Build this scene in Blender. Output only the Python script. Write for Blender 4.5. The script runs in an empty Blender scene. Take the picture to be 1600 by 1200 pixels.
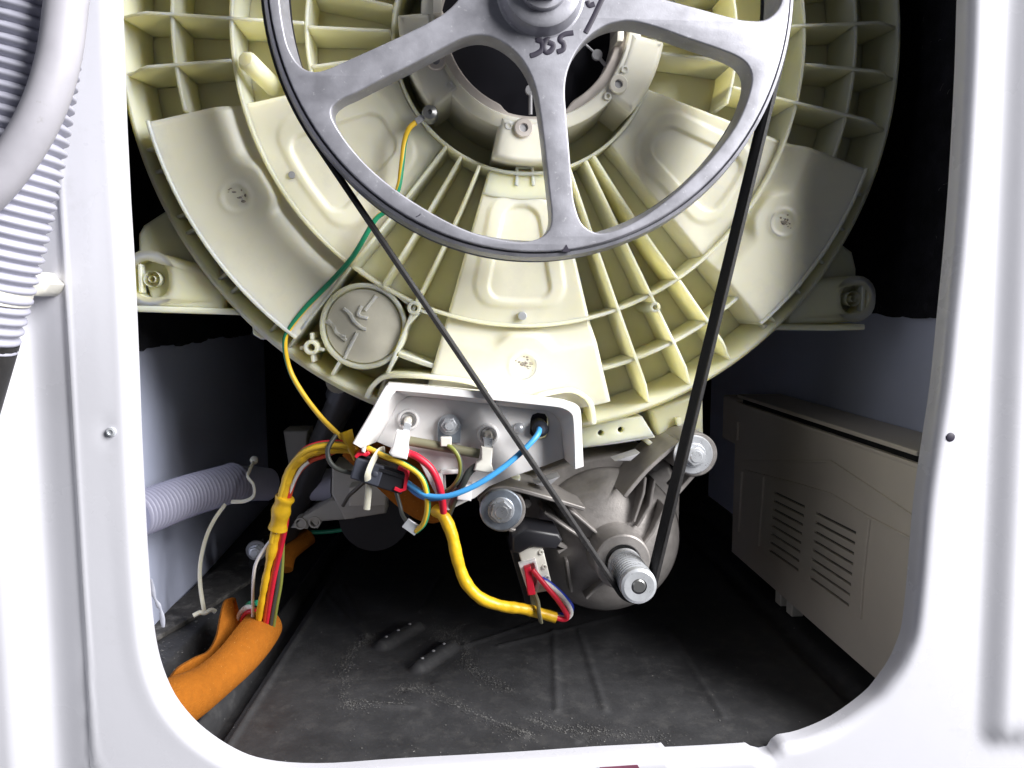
import bpy, bmesh, math, random
from math import sin, cos, pi, radians, sqrt, atan2, degrees, exp, hypot
from mathutils import Vector, Matrix

random.seed(7)
sc = bpy.context.scene

# ------------------------------------------------------------------ camera, world, light, exposure
CAMY, YAW, PITCH, F = -0.43, radians(4.6), radians(6.0), 1200.0     # F in pixels of a 1600 px wide picture
cd = bpy.data.cameras.new('camera')
cam = bpy.data.objects.new('camera', cd)
sc.collection.objects.link(cam)
cam.location = (0, CAMY, 0)
cam.rotation_euler = (pi / 2 - PITCH, 0, -YAW)
cd.sensor_width = 36.0
cd.lens = 36.0 * F / 1600.0
cd.clip_start, cd.clip_end = 0.01, 50
cd.dof.use_dof = False
sc.camera = cam

w = bpy.data.worlds.new('World')
sc.world = w
w.use_nodes = True
bg = w.node_tree.nodes['Background']
bg.inputs[0].default_value = (0.80, 0.86, 1.0, 1)
bg.inputs[1].default_value = 0.075

def area(name, loc, target, sx, sy, power, col):
    ld = bpy.data.lights.new(name, 'AREA')
    ld.shape = 'RECTANGLE'; ld.size = sx; ld.size_y = sy
    ld.energy = power; ld.color = col
    o = bpy.data.objects.new(name, ld)
    sc.collection.objects.link(o)
    o.location = loc
    o.rotation_euler = (Vector(target) - Vector(loc)).to_track_quat('-Z', 'Y').to_euler()
    return o
area('window_light', (1.52, -1.00, 0.98), (0.03, 0.05, -0.02), 0.95, 1.6, 148, (1.0, 0.99, 0.975))
area('left_fill_light', (-1.9, -0.95, 0.5), (0.15, 0.1, -0.05), 1.2, 1.2, 5.6, (0.94, 0.96, 1.0))  # added fill lamp from the left, brightens the control box side

sc.view_settings.view_transform = 'Standard'
sc.view_settings.look = 'None'
sc.view_settings.exposure = 0.0
sc.view_settings.gamma = 1.0
sc.render.engine = 'CYCLES'
sc.cycles.use_denoising = True
sc.cycles.max_bounces = 8

# ------------------------------------------------------------------ measuring: a picture point laid on a plane of the place
_fw = Vector((sin(YAW) * cos(PITCH), cos(YAW) * cos(PITCH), -sin(PITCH)))
_rt = Vector((cos(YAW), -sin(YAW), 0))
_up = _rt.cross(_fw)
def ray(px, py):
    return _fw + _rt * ((px - 800) / F) - _up * ((py - 600) / F)
def U(px, py, Y):
    d = ray(px, py); t = (Y - CAMY) / d.y
    return Vector((d.x * t, Y, d.z * t))
def UX(px, py, X):
    d = ray(px, py); t = X / d.x
    return Vector((X, CAMY + d.y * t, d.z * t))
def UZ(px, py, Z):
    d = ray(px, py); t = Z / d.z
    return Vector((d.x * t, CAMY + d.y * t, Z))
def XZ(pts, Y):
    return [(v.x, v.z) for v in (U(a, b, Y) for a, b in pts)]

# ------------------------------------------------------------------ materials
def mat(name, col, rough=0.5, metal=0.0, var=0.0, vscale=60, bump=0.0, bscale=400, sss=0.0, sssr=(1, .8, .4), sssc=0.008,
        spec=0.5, dust=None, dscale=90, dlo=.55, dhi=.75, coat=0.0, specks=None, spscale=500, spth=.76, detail=6):
    m = bpy.data.materials.new(name); m.use_nodes = True
    nt = m.node_tree; p = nt.nodes['Principled BSDF']
    p.inputs['Base Color'].default_value = (*col, 1)
    p.inputs['Roughness'].default_value = rough
    p.inputs['Metallic'].default_value = metal
    p.inputs['Specular IOR Level'].default_value = spec
    p.inputs['Coat Weight'].default_value = coat
    if sss:
        p.inputs['Subsurface Weight'].default_value = sss
        p.inputs['Subsurface Radius'].default_value = sssr
        p.inputs['Subsurface Scale'].default_value = sssc
    geo = nt.nodes.new('ShaderNodeNewGeometry')
    def noise(scale, det=detail, rough_=.6):
        n = nt.nodes.new('ShaderNodeTexNoise')
        n.inputs['Scale'].default_value = scale; n.inputs['Detail'].default_value = det
        n.inputs['Roughness'].default_value = rough_
        nt.links.new(geo.outputs['Position'], n.inputs['Vector'])
        return n.outputs['Fac']
    def rng(src, a, b, c, d):
        r = nt.nodes.new('ShaderNodeMapRange')
        r.inputs[1].default_value, r.inputs[2].default_value, r.inputs[3].default_value, r.inputs[4].default_value = a, b, c, d
        nt.links.new(src, r.inputs[0]); return r.outputs[0]
    def mix(fac, a, b):
        x = nt.nodes.new('ShaderNodeMix'); x.data_type = 'RGBA'
        nt.links.new(fac, x.inputs[0])
        if isinstance(a, tuple): x.inputs[6].default_value = (*a, 1)
        else: nt.links.new(a, x.inputs[6])
        if isinstance(b, tuple): x.inputs[7].default_value = (*b, 1)
        else: nt.links.new(b, x.inputs[7])
        return x.outputs[2]
    cur = None
    if var:
        lo = tuple(c * (1 - var) for c in col); hi = tuple(min(1, c * (1 + var)) for c in col)
        f = noise(vscale)
        cur = mix(rng(f, .3, .7, 0, 1), lo, hi)
        nt.links.new(rng(f, .3, .7, rough * .85, min(1, rough * 1.15)), p.inputs['Roughness'])
    if dust:
        cur = mix(rng(noise(dscale, 9, .7), dlo, dhi, 0, 1), cur if cur is not None else col, dust)
    if specks:
        cur = mix(rng(noise(spscale, 2, .5), spth, spth + .03, 0, 1), cur if cur is not None else col, specks)
    if cur is not None:
        nt.links.new(cur, p.inputs['Base Color'])
    if bump:
        b = nt.nodes.new('ShaderNodeBump'); b.inputs['Strength'].default_value = bump; b.inputs['Distance'].default_value = .001
        nt.links.new(noise(bscale, 4), b.inputs['Height']); nt.links.new(b.outputs[0], p.inputs['Normal'])
    return m

M = dict(
    paint=mat('white_enamel_paint', (.60, .60, .655), .28, var=.025, vscale=9, dust=(.50, .50, .53), dscale=28, dlo=.60, dhi=.85, bump=.04, bscale=180, coat=.25, specks=(.35, .35, .36), spscale=420, spth=.80),
    wall=mat('inner_wall_paint', (.55, .59, .76), .5, var=.04, vscale=14),
    tray=mat('black_tray_plastic', (.034, .034, .037), .60, var=.18, vscale=40, bump=.2, bscale=420, dust=(.075, .073, .073), dscale=75, dlo=.50, dhi=.85, specks=(.34, .33, .31), spscale=300, spth=.765),
    dusty=mat('dusty_tray_ledge', (.055, .052, .050), .8, var=.5, vscale=90, bump=.6, bscale=350, dust=(.20, .19, .18), dscale=60, dlo=.52, dhi=.72),
    felt=mat('black_felt', (.018, .018, .023), .98, var=.4, vscale=60, bump=.9, bscale=500, spec=.1, dust=(.045, .045, .055), dscale=45, dlo=.60, dhi=.85),
    dark=mat('dark_interior', (.015, .015, .016), .9, spec=.2),
    tub=mat('cream_polypropylene', (.81, .785, .54), .42, var=.04, vscale=16, sss=.9, sssr=(1, .86, .45), sssc=.018, bump=.03, bscale=90, dust=(.78, .76, .62), dscale=22, dlo=.5, dhi=.8),
    padm=mat('pale_cream_polypropylene', (.76, .74, .60), .40, var=.05, vscale=14, sss=.8, sssr=(1, .88, .5), sssc=.012, bump=.03, bscale=90, dust=(.66, .64, .56), dscale=26, dlo=.52, dhi=.8),
    darkmetal=mat('dark_plated_screw', (.30, .30, .30), .32, metal=.8),
    tubclear=mat('milky_tub_plastic', (.74, .72, .62), .42, var=.05, vscale=30, sss=.6, sssr=(1, .9, .6), sssc=.010),
    cap=mat('frosted_cap_plastic', (.60, .575, .48), .45, var=.10, vscale=40, sss=.3, sssr=(1, .9, .6), sssc=.006, bump=.2, bscale=120),
    scar=mat('moulding_scar', (.26, .23, .19), .7, var=.5, vscale=600),
    alu=mat('cast_aluminium', (.31, .31, .35), .46, metal=.42, var=.16, vscale=75, bump=.07, bscale=900, dust=(.62, .62, .66), dscale=230, dlo=.60, dhi=.74),
    bell=mat('motor_cast_housing', (.31, .29, .28), .5, metal=.45, var=.12, vscale=160, bump=.2, bscale=700),
    steel=mat('zinc_plated_steel', (.70, .72, .76), .30, metal=.55, var=.08, vscale=200),
    washer=mat('blue_zinc_washer', (.42, .47, .55), .42, metal=.75, var=.15, vscale=150, bump=.1),
    brightring=mat('bright_washer', (.88, .84, .74), .35, metal=.3, var=.05),
    pinring=mat('machined_insert_ring', (.70, .64, .60), .38, metal=.55, var=.06, vscale=90),
    rubber=mat('black_rubber', (.018, .017, .017), .55, var=.3, vscale=150, bump=.1),
    beltm=mat('ribbed_belt_rubber', (.019, .018, .019), .58, spec=.3, var=.3, vscale=300, bump=.25, bscale=700),
    ink=mat('black_ink_and_hole_shade', (.022, .018, .035), .55),  # marker ink; also paints shade in holes and slots
    white=mat('white_nylon', (.84, .82, .82), .45, var=.02, vscale=40, sss=.35, sssr=(1, .9, .8), sssc=.004),
    conn=mat('ivory_connector_plastic', (.68, .66, .60), .5, var=.03),
    tie=mat('natural_nylon_tie', (.62, .60, .50), .45, sss=.3, sssc=.003),
    box=mat('beige_box_plastic', (.66, .60, .52), .55, var=.03, vscale=30, bump=.06, bscale=900),
    hose=mat('grey_pvc_hose', (.39, .39, .47), .42, var=.05, vscale=50),
    hosel=mat('pale_grey_rubber_hose', (.40, .39, .435), .55, var=.06, vscale=70, dust=(.30, .29, .30), dscale=110, dlo=.66, dhi=.75),
    hosein=mat('lavender_corrugated_hose', (.26, .26, .34), .45, var=.05, vscale=50),
    yellow=mat('yellow_tape', (.70, .42, .014), .38, var=.16, vscale=120, bump=.35, bscale=230),
    orange=mat('orange_foam', (.33, .108, .012), .95, spec=.1, var=.10, vscale=200, bump=.9, bscale=900, sss=.1, sssc=.003, specks=(.85, .55, .2), spscale=800, spth=.74),
    red=mat('red_wire_sheath', (.62, .015, .04), .38, var=.06),
    redl=mat('red_wire_orange_tone', (.60, .06, .02), .38),
    blue=mat('blue_wire_sheath', (.04, .20, .55), .38, var=.05),
    skyw=mat('sky_blue_wire_sheath', (.06, .32, .68), .38, var=.05),
    navy=mat('navy_wire_sheath', (.01, .03, .38), .38),
    green=mat('green_wire_sheath', (.015, .24, .12), .4),
    ylw=mat('yellow_wire_sheath', (.74, .47, .03), .4),
    olive=mat('olive_wire_sheath', (.22, .24, .05), .45),
    greyw=mat('dark_grey_wire_sheath', (.055, .06, .055), .45),
    whitew=mat('white_wire_sheath', (.78, .77, .75), .4),
    blk=mat('black_connector_plastic', (.016, .016, .020), .42),
    sleeve=mat('olive_grey_tube', (.18, .17, .11), .35),
    plug=mat('grey_blue_rubber', (.045, .05, .07), .6),
    sticker=mat('purple_brown_sticker', (.19, .06, .10), .5, var=.3, vscale=60),
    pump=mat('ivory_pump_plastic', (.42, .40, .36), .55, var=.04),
    drumdark=mat('black_bearing_plate', (.006, .006, .009), .8, var=.3, vscale=20, spec=.12),
    castgrey=mat('dull_cast_pin', (.34, .34, .36), .6, metal=.3, var=.1),
    dustm=mat('pale_dust', (.115, .112, .11), .9, var=.5, vscale=300),
    plume=mat('clear_film', (.35, .36, .42), .3, var=.2, vscale=100),
)

# ------------------------------------------------------------------ mesh builder
def crv(pts, n=8, closed=False):
    """Catmull-Rom through points of any dimension"""
    P = [Vector(p) for p in pts]; out = []
    N = len(P); segs = N if closed else N - 1
    for i in range(segs):
        if closed: a, b, c, d = P[(i - 1) % N], P[i], P[(i + 1) % N], P[(i + 2) % N]
        else: a, b, c, d = P[max(i - 1, 0)], P[i], P[i + 1], P[min(i + 2, N - 1)]
        for k in range(n):
            t = k / n
            out.append(.5 * ((2 * b) + (c - a) * t + (2 * a - 5 * b + 4 * c - d) * t * t + (3 * b - a - 3 * c + d) * t ** 3))
    if not closed: out.append(P[-1])
    return out

class MB:
    def __init__(s): s.v = []; s.f = []; s.mi = []
    def add(s, vs, fs, mi=0):
        o = len(s.v); s.v += [tuple(v) for v in vs]
        for f in fs: s.f.append(tuple(i + o for i in f)); s.mi.append(mi)
        return s
    def box(s, lo, hi, mi=0):
        x0, y0, z0 = lo; x1, y1, z1 = hi
        return s.add([(x0, y0, z0), (x1, y0, z0), (x1, y1, z0), (x0, y1, z0), (x0, y0, z1), (x1, y0, z1), (x1, y1, z1), (x0, y1, z1)],
                     [(0, 3, 2, 1), (4, 5, 6, 7), (0, 1, 5, 4), (1, 2, 6, 5), (2, 3, 7, 6), (3, 0, 4, 7)], mi)
    def obox(s, c, ax, ay, az, mi=0):
        """oriented box: centre and three half-axis vectors"""
        c, ax, ay, az = map(Vector, (c, ax, ay, az)); vs = []
        for k in (-1, 1):
            for q in ((-1, -1), (1, -1), (1, 1), (-1, 1)): vs.append(c + ax * q[0] + ay * q[1] + az * k)
        return s.add(vs, [(0, 3, 2, 1), (4, 5, 6, 7), (0, 1, 5, 4), (1, 2, 6, 5), (2, 3, 7, 6), (3, 0, 4, 7)], mi)
    def tube(s, pts, r, n=10, caps=True, mi=None, stripe=None, twist=0.0, ell=1.0):
        P = [Vector(p) for p in pts]; N = len(P)
        R = r if callable(r) else (lambda t: r)
        T = []
        for i in range(N):
            d = P[min(i + 1, N - 1)] - P[max(i - 1, 0)]
            T.append(d.normalized() if d.length > 1e-12 else Vector((0, 0, 1)))
        up = Vector((0, 0, 1)) if abs(T[0].z) < .9 else Vector((1, 0, 0))
        nn = (up - T[0] * up.dot(T[0])).normalized()
        vs = []
        for i in range(N):
            nn = (nn - T[i] * nn.dot(T[i])).normalized(); b = T[i].cross(nn)
            rr = R(i / (N - 1))
            for k in range(n):
                a = 2 * pi * k / n + twist * i / (N - 1)
                vs.append(P[i] + (nn * cos(a) + b * sin(a) * ell) * rr)
        o = len(s.v); s.v += [tuple(v) for v in vs]
        for i in range(N - 1):
            for k in range(n):
                k2 = (k + 1) % n
                s.f.append((o + i * n + k, o + i * n + k2, o + (i + 1) * n + k2, o + (i + 1) * n + k))
                s.mi.append(1 if (stripe and (k % n) < stripe) else (mi or 0))
        if caps:
            s.f.append(tuple(o + k for k in reversed(range(n)))); s.mi.append(mi or 0)
            s.f.append(tuple(o + (N - 1) * n + k for k in range(n))); s.mi.append(mi or 0)
        return s
    def lathe(s, prof, c, n=64, a0=0.0, a1=None, mi=0, close_prof=False):
        """profile of (r, y) turned about the Y axis through c = (x, z); angle 0 is down, positive to +X"""
        full = a1 is None
        A = [2 * pi * k / n for k in range(n)] if full else [a0 + (a1 - a0) * k / n for k in range(n + 1)]
        vs = []; m = len(prof)
        for a in A:
            for r, y in prof: vs.append((c[0] + r * sin(a), y, c[1] - r * cos(a)))
        fs = []; K = len(A)
        for k in range(K if full else K - 1):
            k2 = (k + 1) % K
            for j in range(m if close_prof else m - 1):
                j2 = (j + 1) % m
                fs.append((k * m + j, k2 * m + j, k2 * m + j2, k * m + j2))
        if not full and close_prof:
            fs.append(tuple(range(m))); fs.append(tuple((K - 1) * m + j for j in reversed(range(m))))
        return s.add(vs, fs, mi)
    def wall(s, pts, t, y0, y1, mi=0, t2=None):
        """standing rib along a polyline of (x, z), thickness t (t2 at the back), from depth y0 to y1"""
        P = [Vector((p[0], p[1])) for p in pts]; N = len(P); L = []; B = []
        t2 = t if t2 is None else t2
        for i in range(N):
            d = (P[min(i + 1, N - 1)] - P[max(i - 1, 0)]).normalized(); nrm = Vector((-d.y, d.x))
            L.append((P[i] + nrm * t / 2, P[i] - nrm * t / 2)); B.append((P[i] + nrm * t2 / 2, P[i] - nrm * t2 / 2))
        vs = []
        for (a, b), (c, d) in zip(L, B): vs += [(a.x, y0, a.y), (b.x, y0, b.y), (d.x, y1, d.y), (c.x, y1, c.y)]
        fs = []
        for i in range(N - 1):
            for k in range(4):
                k2 = (k + 1) % 4; fs.append((i * 4 + k, i * 4 + k2, (i + 1) * 4 + k2, (i + 1) * 4 + k))
        fs += [(3, 2, 1, 0), tuple((N - 1) * 4 + k for k in range(4))]
        return s.add(vs, fs, mi)
    def ribbon(s, pts, wd, y, mi=0):
        P = [Vector((p[0], p[1])) for p in pts]; N = len(P); vs = []
        for i in range(N):
            d = (P[min(i + 1, N - 1)] - P[max(i - 1, 0)]).normalized(); nrm = Vector((-d.y, d.x)) * wd / 2
            if i in (0, N - 1): nrm *= .55
            vs += [((P[i] + nrm).x, y, (P[i] + nrm).y), ((P[i] - nrm).x, y, (P[i] - nrm).y)]
        return s.add(vs, [(2 * i, 2 * i + 1, 2 * i + 3, 2 * i + 2) for i in range(N - 1)], mi)
    def plate(s, outer, holes=(), y0=0.0, y1=.003, bevel=0.0, fn=None, mi=0, res=2):
        """flat plate with holes: 2D outlines extruded between y0 and y1; fn(u, v, w) places it (default u->X, v->Z, w->Y)"""
        cu = bpy.data.curves.new('t', 'CURVE'); cu.dimensions = '2D'; cu.fill_mode = 'BOTH'
        for loop in (outer, *holes):
            sp = cu.splines.new('POLY'); sp.points.add(len(loop) - 1)
            for q, p in zip(sp.points, loop): q.co = (p[0], p[1], 0, 1)
            sp.use_cyclic_u = True
        cu.extrude = max((y1 - y0) / 2 - bevel, 0); cu.bevel_depth = bevel; cu.bevel_resolution = res; cu.offset = -bevel
        ob = bpy.data.objects.new('t', cu); sc.collection.objects.link(ob)
        dg = bpy.context.evaluated_depsgraph_get()
        me = bpy.data.meshes.new_from_object(ob.evaluated_get(dg))
        ym = (y0 + y1) / 2; fn = fn or (lambda u, v, q: (u, q, v))
        s.add([fn(v.co.x, v.co.y, ym - v.co.z) for v in me.vertices], [tuple(p.vertices) for p in me.polygons], mi)
        bpy.data.objects.remove(ob); bpy.data.curves.remove(cu); bpy.data.meshes.remove(me)
        return s
    def ball(s, c, r, n=10, mi=0, sq=(1, 1, 1)):
        vs = []; fs = []; m = n * 2
        for i in range(n + 1):
            th = pi * i / n
            for k in range(m):
                a = 2 * pi * k / m
                vs.append((c[0] + r * sq[0] * sin(th) * cos(a), c[1] + r * sq[1] * sin(th) * sin(a), c[2] + r * sq[2] * cos(th)))
        for i in range(n):
            for k in range(m): fs.append((i * m + k, (i + 1) * m + k, (i + 1) * m + (k + 1) % m, i * m + (k + 1) % m))
        return s.add(vs, fs, mi)
    def build(s, name, mats, parent=None, smooth=38, bevel=0, bseg=2):
        me = bpy.data.meshes.new(name)
        me.from_pydata(s.v, [], s.f); me.validate()
        bm = bmesh.new(); bm.from_mesh(me); bmesh.ops.remove_doubles(bm, verts=bm.verts, dist=1e-6)
        bmesh.ops.recalc_face_normals(bm, faces=bm.faces); bm.to_mesh(me); bm.free()
        ml = mats if isinstance(mats, (list, tuple)) else [mats]
        for m in ml: me.materials.append(m)
        if len(ml) > 1 and len(me.polygons) == len(s.mi):
            me.polygons.foreach_set('material_index', s.mi)
        me.shade_smooth()
        if smooth < 180: me.set_sharp_from_angle(angle=radians(smooth))
        o = bpy.data.objects.new(name, me); sc.collection.objects.link(o)
        if parent:
            o.parent = parent
            if parent.type == 'EMPTY': o.matrix_parent_inverse = Matrix.Translation(-parent.location)
        if bevel:
            b = o.modifiers.new('edge', 'BEVEL'); b.width = bevel; b.segments = bseg; b.limit_method = 'ANGLE'; b.angle_limit = radians(35)
            b.harden_normals = False
        return o

def thing(name, label, cat, loc, group=None):
    o = bpy.data.objects.new(name, None); sc.collection.objects.link(o)
    o.location = loc; o.empty_display_size = .01; o['label'] = label; o['category'] = cat
    if group: o['group'] = group
    return o
def tag(o, label, cat, group=None):
    o['label'] = label; o['category'] = cat
    if group: o['group'] = group
    return o
def sms(a, b, x):
    t = min(1, max(0, (x - a) / (b - a))); return t * t * (3 - 2 * t)
def circ(c, r, n=24):
    return [(c[0] + r * cos(2 * pi * k / n), c[1] + r * sin(2 * pi * k / n)) for k in range(n)]
def rrect(x0, z0, x1, z1, r, n=5):
    out = []
    for cx, cz, a in ((x1 - r, z1 - r, 0), (x0 + r, z1 - r, pi / 2), (x0 + r, z0 + r, pi), (x1 - r, z0 + r, 1.5 * pi)):
        out += [(cx + r * cos(a + pi / 2 * k / n), cz + r * sin(a + pi / 2 * k / n)) for k in range(n + 1)]
    return out
def bolt(c, y, r_w, parent, name='bolt', wm='washer', hexr=.0075, h=.006):
    """washer, flange and hexagon head facing the viewer at c = (x, z), washer face at depth y"""
    wsh = MB().lathe([(hexr * .5, y + .002), (hexr * .5, y), (r_w - .0008, y), (r_w, y + .0008), (r_w, y + .0022)], c, 40).build('washer', M[wm], parent)
    hx = MB()
    hx.lathe([(0, y - .0018), (hexr * 1.12, y - .0018), (hexr * 1.22, y - .0003)], c, 28)
    pts = [(c[0] + hexr * cos(pi / 3 * k + .3), c[1] + hexr * sin(pi / 3 * k + .3)) for k in range(6)]
    hx.plate(pts, (), y - h, y - .001, .0007)
    hx.lathe([(0, y - h - .0006), (hexr * .55, y - h - .0006), (hexr * .62, y - h)], c, 20)
    hx.build('bolt_head', M['steel'], parent)

# ================================================================== CABINET
XL, XR, ZT, YF = -.234, .345, .46, .56
ZF, ZS = -.279, -.258
cab = thing('washing_machine_cabinet', 'white washing machine cabinet with its rear cover removed, open from behind', 'cabinet', (.05, 0, -.33))

edge_px = [(190, 0), (192, 60), (194, 120), (197, 200), (200, 260), (203, 320), (208, 400), (212, 480), (217, 600), (220, 680), (224, 760), (228, 840),
           (232, 900), (236, 950), (242, 1000), (253, 1045), (272, 1088), (300, 1124), (330, 1150), (365, 1172), (400, 1186), (450, 1194), (520, 1195),
           (620, 1188), (800, 1178), (930, 1169), (1028, 1164), (1034, 1163), (1040, 1170), (1100, 1167), (1166, 1163), (1174, 1168), (1187, 1171), (1200, 1168), (1207, 1157),
           (1216, 1150), (1250, 1143), (1300, 1121), (1350, 1085), (1372, 1060), (1390, 1034), (1402, 1008), (1412, 975), (1420, 900), (1424, 850),
           (1430, 780), (1441, 700), (1456, 600), (1466, 500), (1476, 400), (1484, 300), (1490, 200), (1495, 100), (1498, 0)]
YFL = .012
i_n = edge_px.index((1028, 1164)); i_m = edge_px.index((1216, 1150))
edge_px = [tuple(p) for p in crv(edge_px[:i_n], 3)] + edge_px[i_n:i_m] + [tuple(p) for p in crv(edge_px[i_m:], 3)]
loop = XZ(edge_px, YFL)
xl0, xr0 = loop[0][0] + .004, loop[-1][0] + .008
zt = .31; rc = .05
top = [(xr0, .22), (xr0 + .002, zt - rc)] + [(xr0 + .002 - rc + rc * cos(a), zt - rc + rc * sin(a)) for a in (pi / 8, pi / 4, 3 * pi / 8)]
top += [(xr0 - rc, zt), (.05, zt), (xl0 + rc, zt)] + [(xl0 + rc - rc * sin(a), zt - rc + rc * cos(a)) for a in (pi / 8, pi / 4, 3 * pi / 8)] + [(xl0, zt - rc), (xl0, .22)]
loop = loop + top
# resample
def resample(lp, step):
    out = []
    for i in range(len(lp)):
        a = Vector(lp[i]); b = Vector(lp[(i + 1) % len(lp)]); n = max(1, int((b - a).length / step))
        out += [a.lerp(b, k / n) for k in range(n)]
    return out
LP = resample(loop, .0045)
def norms(P):
    N = len(P); out = []
    for i in range(N):
        d = (P[(i + 1) % N] - P[i - 1]).normalized(); out.append(Vector((d.y, -d.x)))
    return out
NO = norms(LP)
cen = Vector((.06, .02))
if sum((NO[i].dot(LP[i] - cen) for i in range(len(LP)))) < 0: NO = [-n for n in NO]
for _ in range(3):
    NO = [(NO[i - 1] + NO[i] * 2 + NO[(i + 1) % len(NO)]).normalized() for i in range(len(NO))]
BX0, BX1, BZ0, BZ1 = -.300, .405, -.36, .47
gl0, gl1 = U(88, 200, 0), U(134, 1000, 0)
gr0, gr1 = U(1566, 200, 0), U(1531, 1040, 0)
zb = U(1560, 1166, 0).z
def panel_y(x, z):
    t = (z - gl0.z) / (gl1.z - gl0.z); u = x - (gl0.x + (gl1.x - gl0.x) * t)
    y = 0
    if u < .002:
        y += .0018 * (1 - sms(-.0026, .0004, u)) - .0007 * exp(-((u - .0006) / .0010) ** 2)
        y += .0030 * (1 - sms(-.020, -.001, u))
        y -= .0120 * (1 - sms(-.042, -.020, u))
    t = (z - gr0.z) / (gr1.z - gr0.z); xr = gr0.x + (gr1.x - gr0.x) * t
    r = .016; dx, dz = xr + r - x, zb + r - z
    d = (hypot(max(dx, 0), max(dz, 0)) - r) if (dx > 0 or dz > 0) else max(dx, dz) - r
    y -= .0065 * (1 - sms(-.016, .002, d))
    # pressed bead and the screw dimple
    for cx, cz in SCR: y += .0011 * exp(-((hypot(x - cx, z - cz) / .006) ** 2))
    y += .0012 * sin(z * 17 + 1.3) * sin(x * 9) * .35
    return y
SCR = [(U(174, 675, 0).x, U(174, 675, 0).z)]
mb = MB(); rings = []
R = .0062
for yy in (YFL + .002, YFL - .002): rings.append([(p.x, yy, p.y) for p in LP])
for k in range(0, 7):
    a = k / 6 * pi / 2; off = R * (1 - cos(a)); yy = R - R * sin(a)
    rings.append([((p + n * off).x, yy + .0, (p + n * off).y) for p, n in zip(LP, NO)])
NR = 70
for k in range(1, NR + 1):
    ring = []
    for p, n in zip(LP, NO):
        q = p + n * R; dirv = (q - cen)
        ts = []
        if dirv.x > 0: ts.append((BX1 - q.x) / dirv.x)
        if dirv.x < 0: ts.append((BX0 - q.x) / dirv.x)
        if dirv.y > 0: ts.append((BZ1 - q.y) / dirv.y)
        if dirv.y < 0: ts.append((BZ0 - q.y) / dirv.y)
        e = q + dirv * min(t for t in ts if t > 0)
        x = q.lerp(e, k / NR)
        fade = sms(0, .012, (x - q).length)
        ring.append((x.x, panel_y(x.x, x.y) * fade, x.y))
    rings.append(ring)
n = len(LP); vs = [v for r_ in rings for v in r_]
fs = [(j * n + i, j * n + (i + 1) % n, (j + 1) * n + (i + 1) % n, (j + 1) * n + i) for j in range(len(rings) - 1) for i in range(n)]
mb.add(vs, fs); mb.build('back_panel', M['paint'], cab, smooth=180)
# walls, roof and front of the cabinet (double skins with real thickness)
for nm, lo, hi, mm in (('side_wall', (XL - .012, .004, -.33), (XL, YF, ZT), 'wall'), ('side_wall', (XR, .004, -.33), (XR + .012, YF, ZT), 'wall'),
                       ('top_panel', (XL, .004, ZT - .01), (XR, YF, ZT), 'wall'), ('front_wall', (XL, YF, -.33), (XR, YF + .012, ZT), 'dark')):
    o = MB().box(lo, hi).build(nm, M[mm], cab)
# sound-deadening felt glued to the upper side walls, with a slightly ragged lower edge
zfr = UX(1425, 493, XR - .004).z; zfl = UX(240, 543, XL + .004).z
for X0, X1, zz, amp in ((XR - .006, XR - .0005, zfr, .0012), (XL + .0005, XL + .006, zfl, .0018)):
    pts = [(.02 + .5 * k / 60, zz + amp * random.uniform(-1, 1)) for k in range(61)]
    pts = [(u_, v_ + amp * sin(u_ * 40)) for u_, v_ in pts] + [(.52, .44), (.02, .44)]
    MB().plate(pts, (), X0, X1, 0, fn=lambda u, v, q: (q, u, v)).build('felt_pad', M['felt'], cab)
MB().box((XL + .02, YF - .008, -.20), (XR - .02, YF - .001, .44)).build('felt_pad', M['felt'], cab)
ln = MB(); rl = random.Random(11)                                   # lint fibres caught on the right felt
for _ in range(70):
    y_, z_ = rl.uniform(.03, .30), rl.uniform(zfr, .20); a = rl.uniform(0, pi); L_ = rl.uniform(.001, .006); k_ = []
    for i in range(5): k_.append((XR - .0066, y_, z_)); a += rl.uniform(-.9, .9); y_ += cos(a) * L_ / 4; z_ += sin(a) * L_ / 4
    ln.tube(k_, .00011, 4)
o = ln.build('lint', M['dustm'], cab); o['kind'] = 'stuff'
# base tray: moulded sheet with gutters, diagonal stiffeners and two capsule bosses
segs = [((505, 925), (572, 1000)), ((535, 915), (575, 1000)), ((655, 957), (690, 900)), ((725, 1010), (872, 962)), ((640, 1082), (820, 1150)), ((680, 1070), (900, 1160)),
        ((780, 1010), (1000, 955)), ((865, 985), (870, 1110)), ((905, 985), (945, 1110)), ((1040, 980), (1130, 1120)), ((560, 1100), (640, 1105))]
SEG = [(UZ(*a, ZF), UZ(*b, ZF)) for a, b in segs]
CAP = [(UZ(598, 1010, ZF), UZ(650, 981, ZF)), (UZ(655, 1045, ZF), UZ(703, 1012, ZF))]
def sd(p, a, b):
    ab = b - a; t = max(0, min(1, (p - a).dot(ab) / ab.dot(ab))); return (p - a - ab * t).length
gA, gB = UZ(382, 1105, ZF), UZ(516, 901, ZF)
def tray_z(x, y):
    p = Vector((x, y, ZF)); z = ZF
    xg = gA.x + (gB.x - gA.x) * (y - gA.y) / (gB.y - gA.y)
    u = x - xg
    z += (ZS - ZF + .002) * (1 - sms(-.062, -.046, u)) - .010 * (sms(-.0165, -.0135, u) - sms(-.004, .001, u)) + .005 * exp(-((u + .0205) / .0028) ** 2) + .0022 * exp(-((u - .006) / .0022) ** 2)
    z += (ZS - ZF) * sms(.328, .342, x)
    z -= .006 * exp(-((x - .285) / .008) ** 2)
    for a, b in SEG:
        d = sd(p, a, b); z += .0014 * exp(-(d / .0028) ** 2)
    for a, b in CAP:
        d = sd(p, a, b); z += .0055 * (1 - sms(.0020, .0098, d))
    return z
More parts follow.
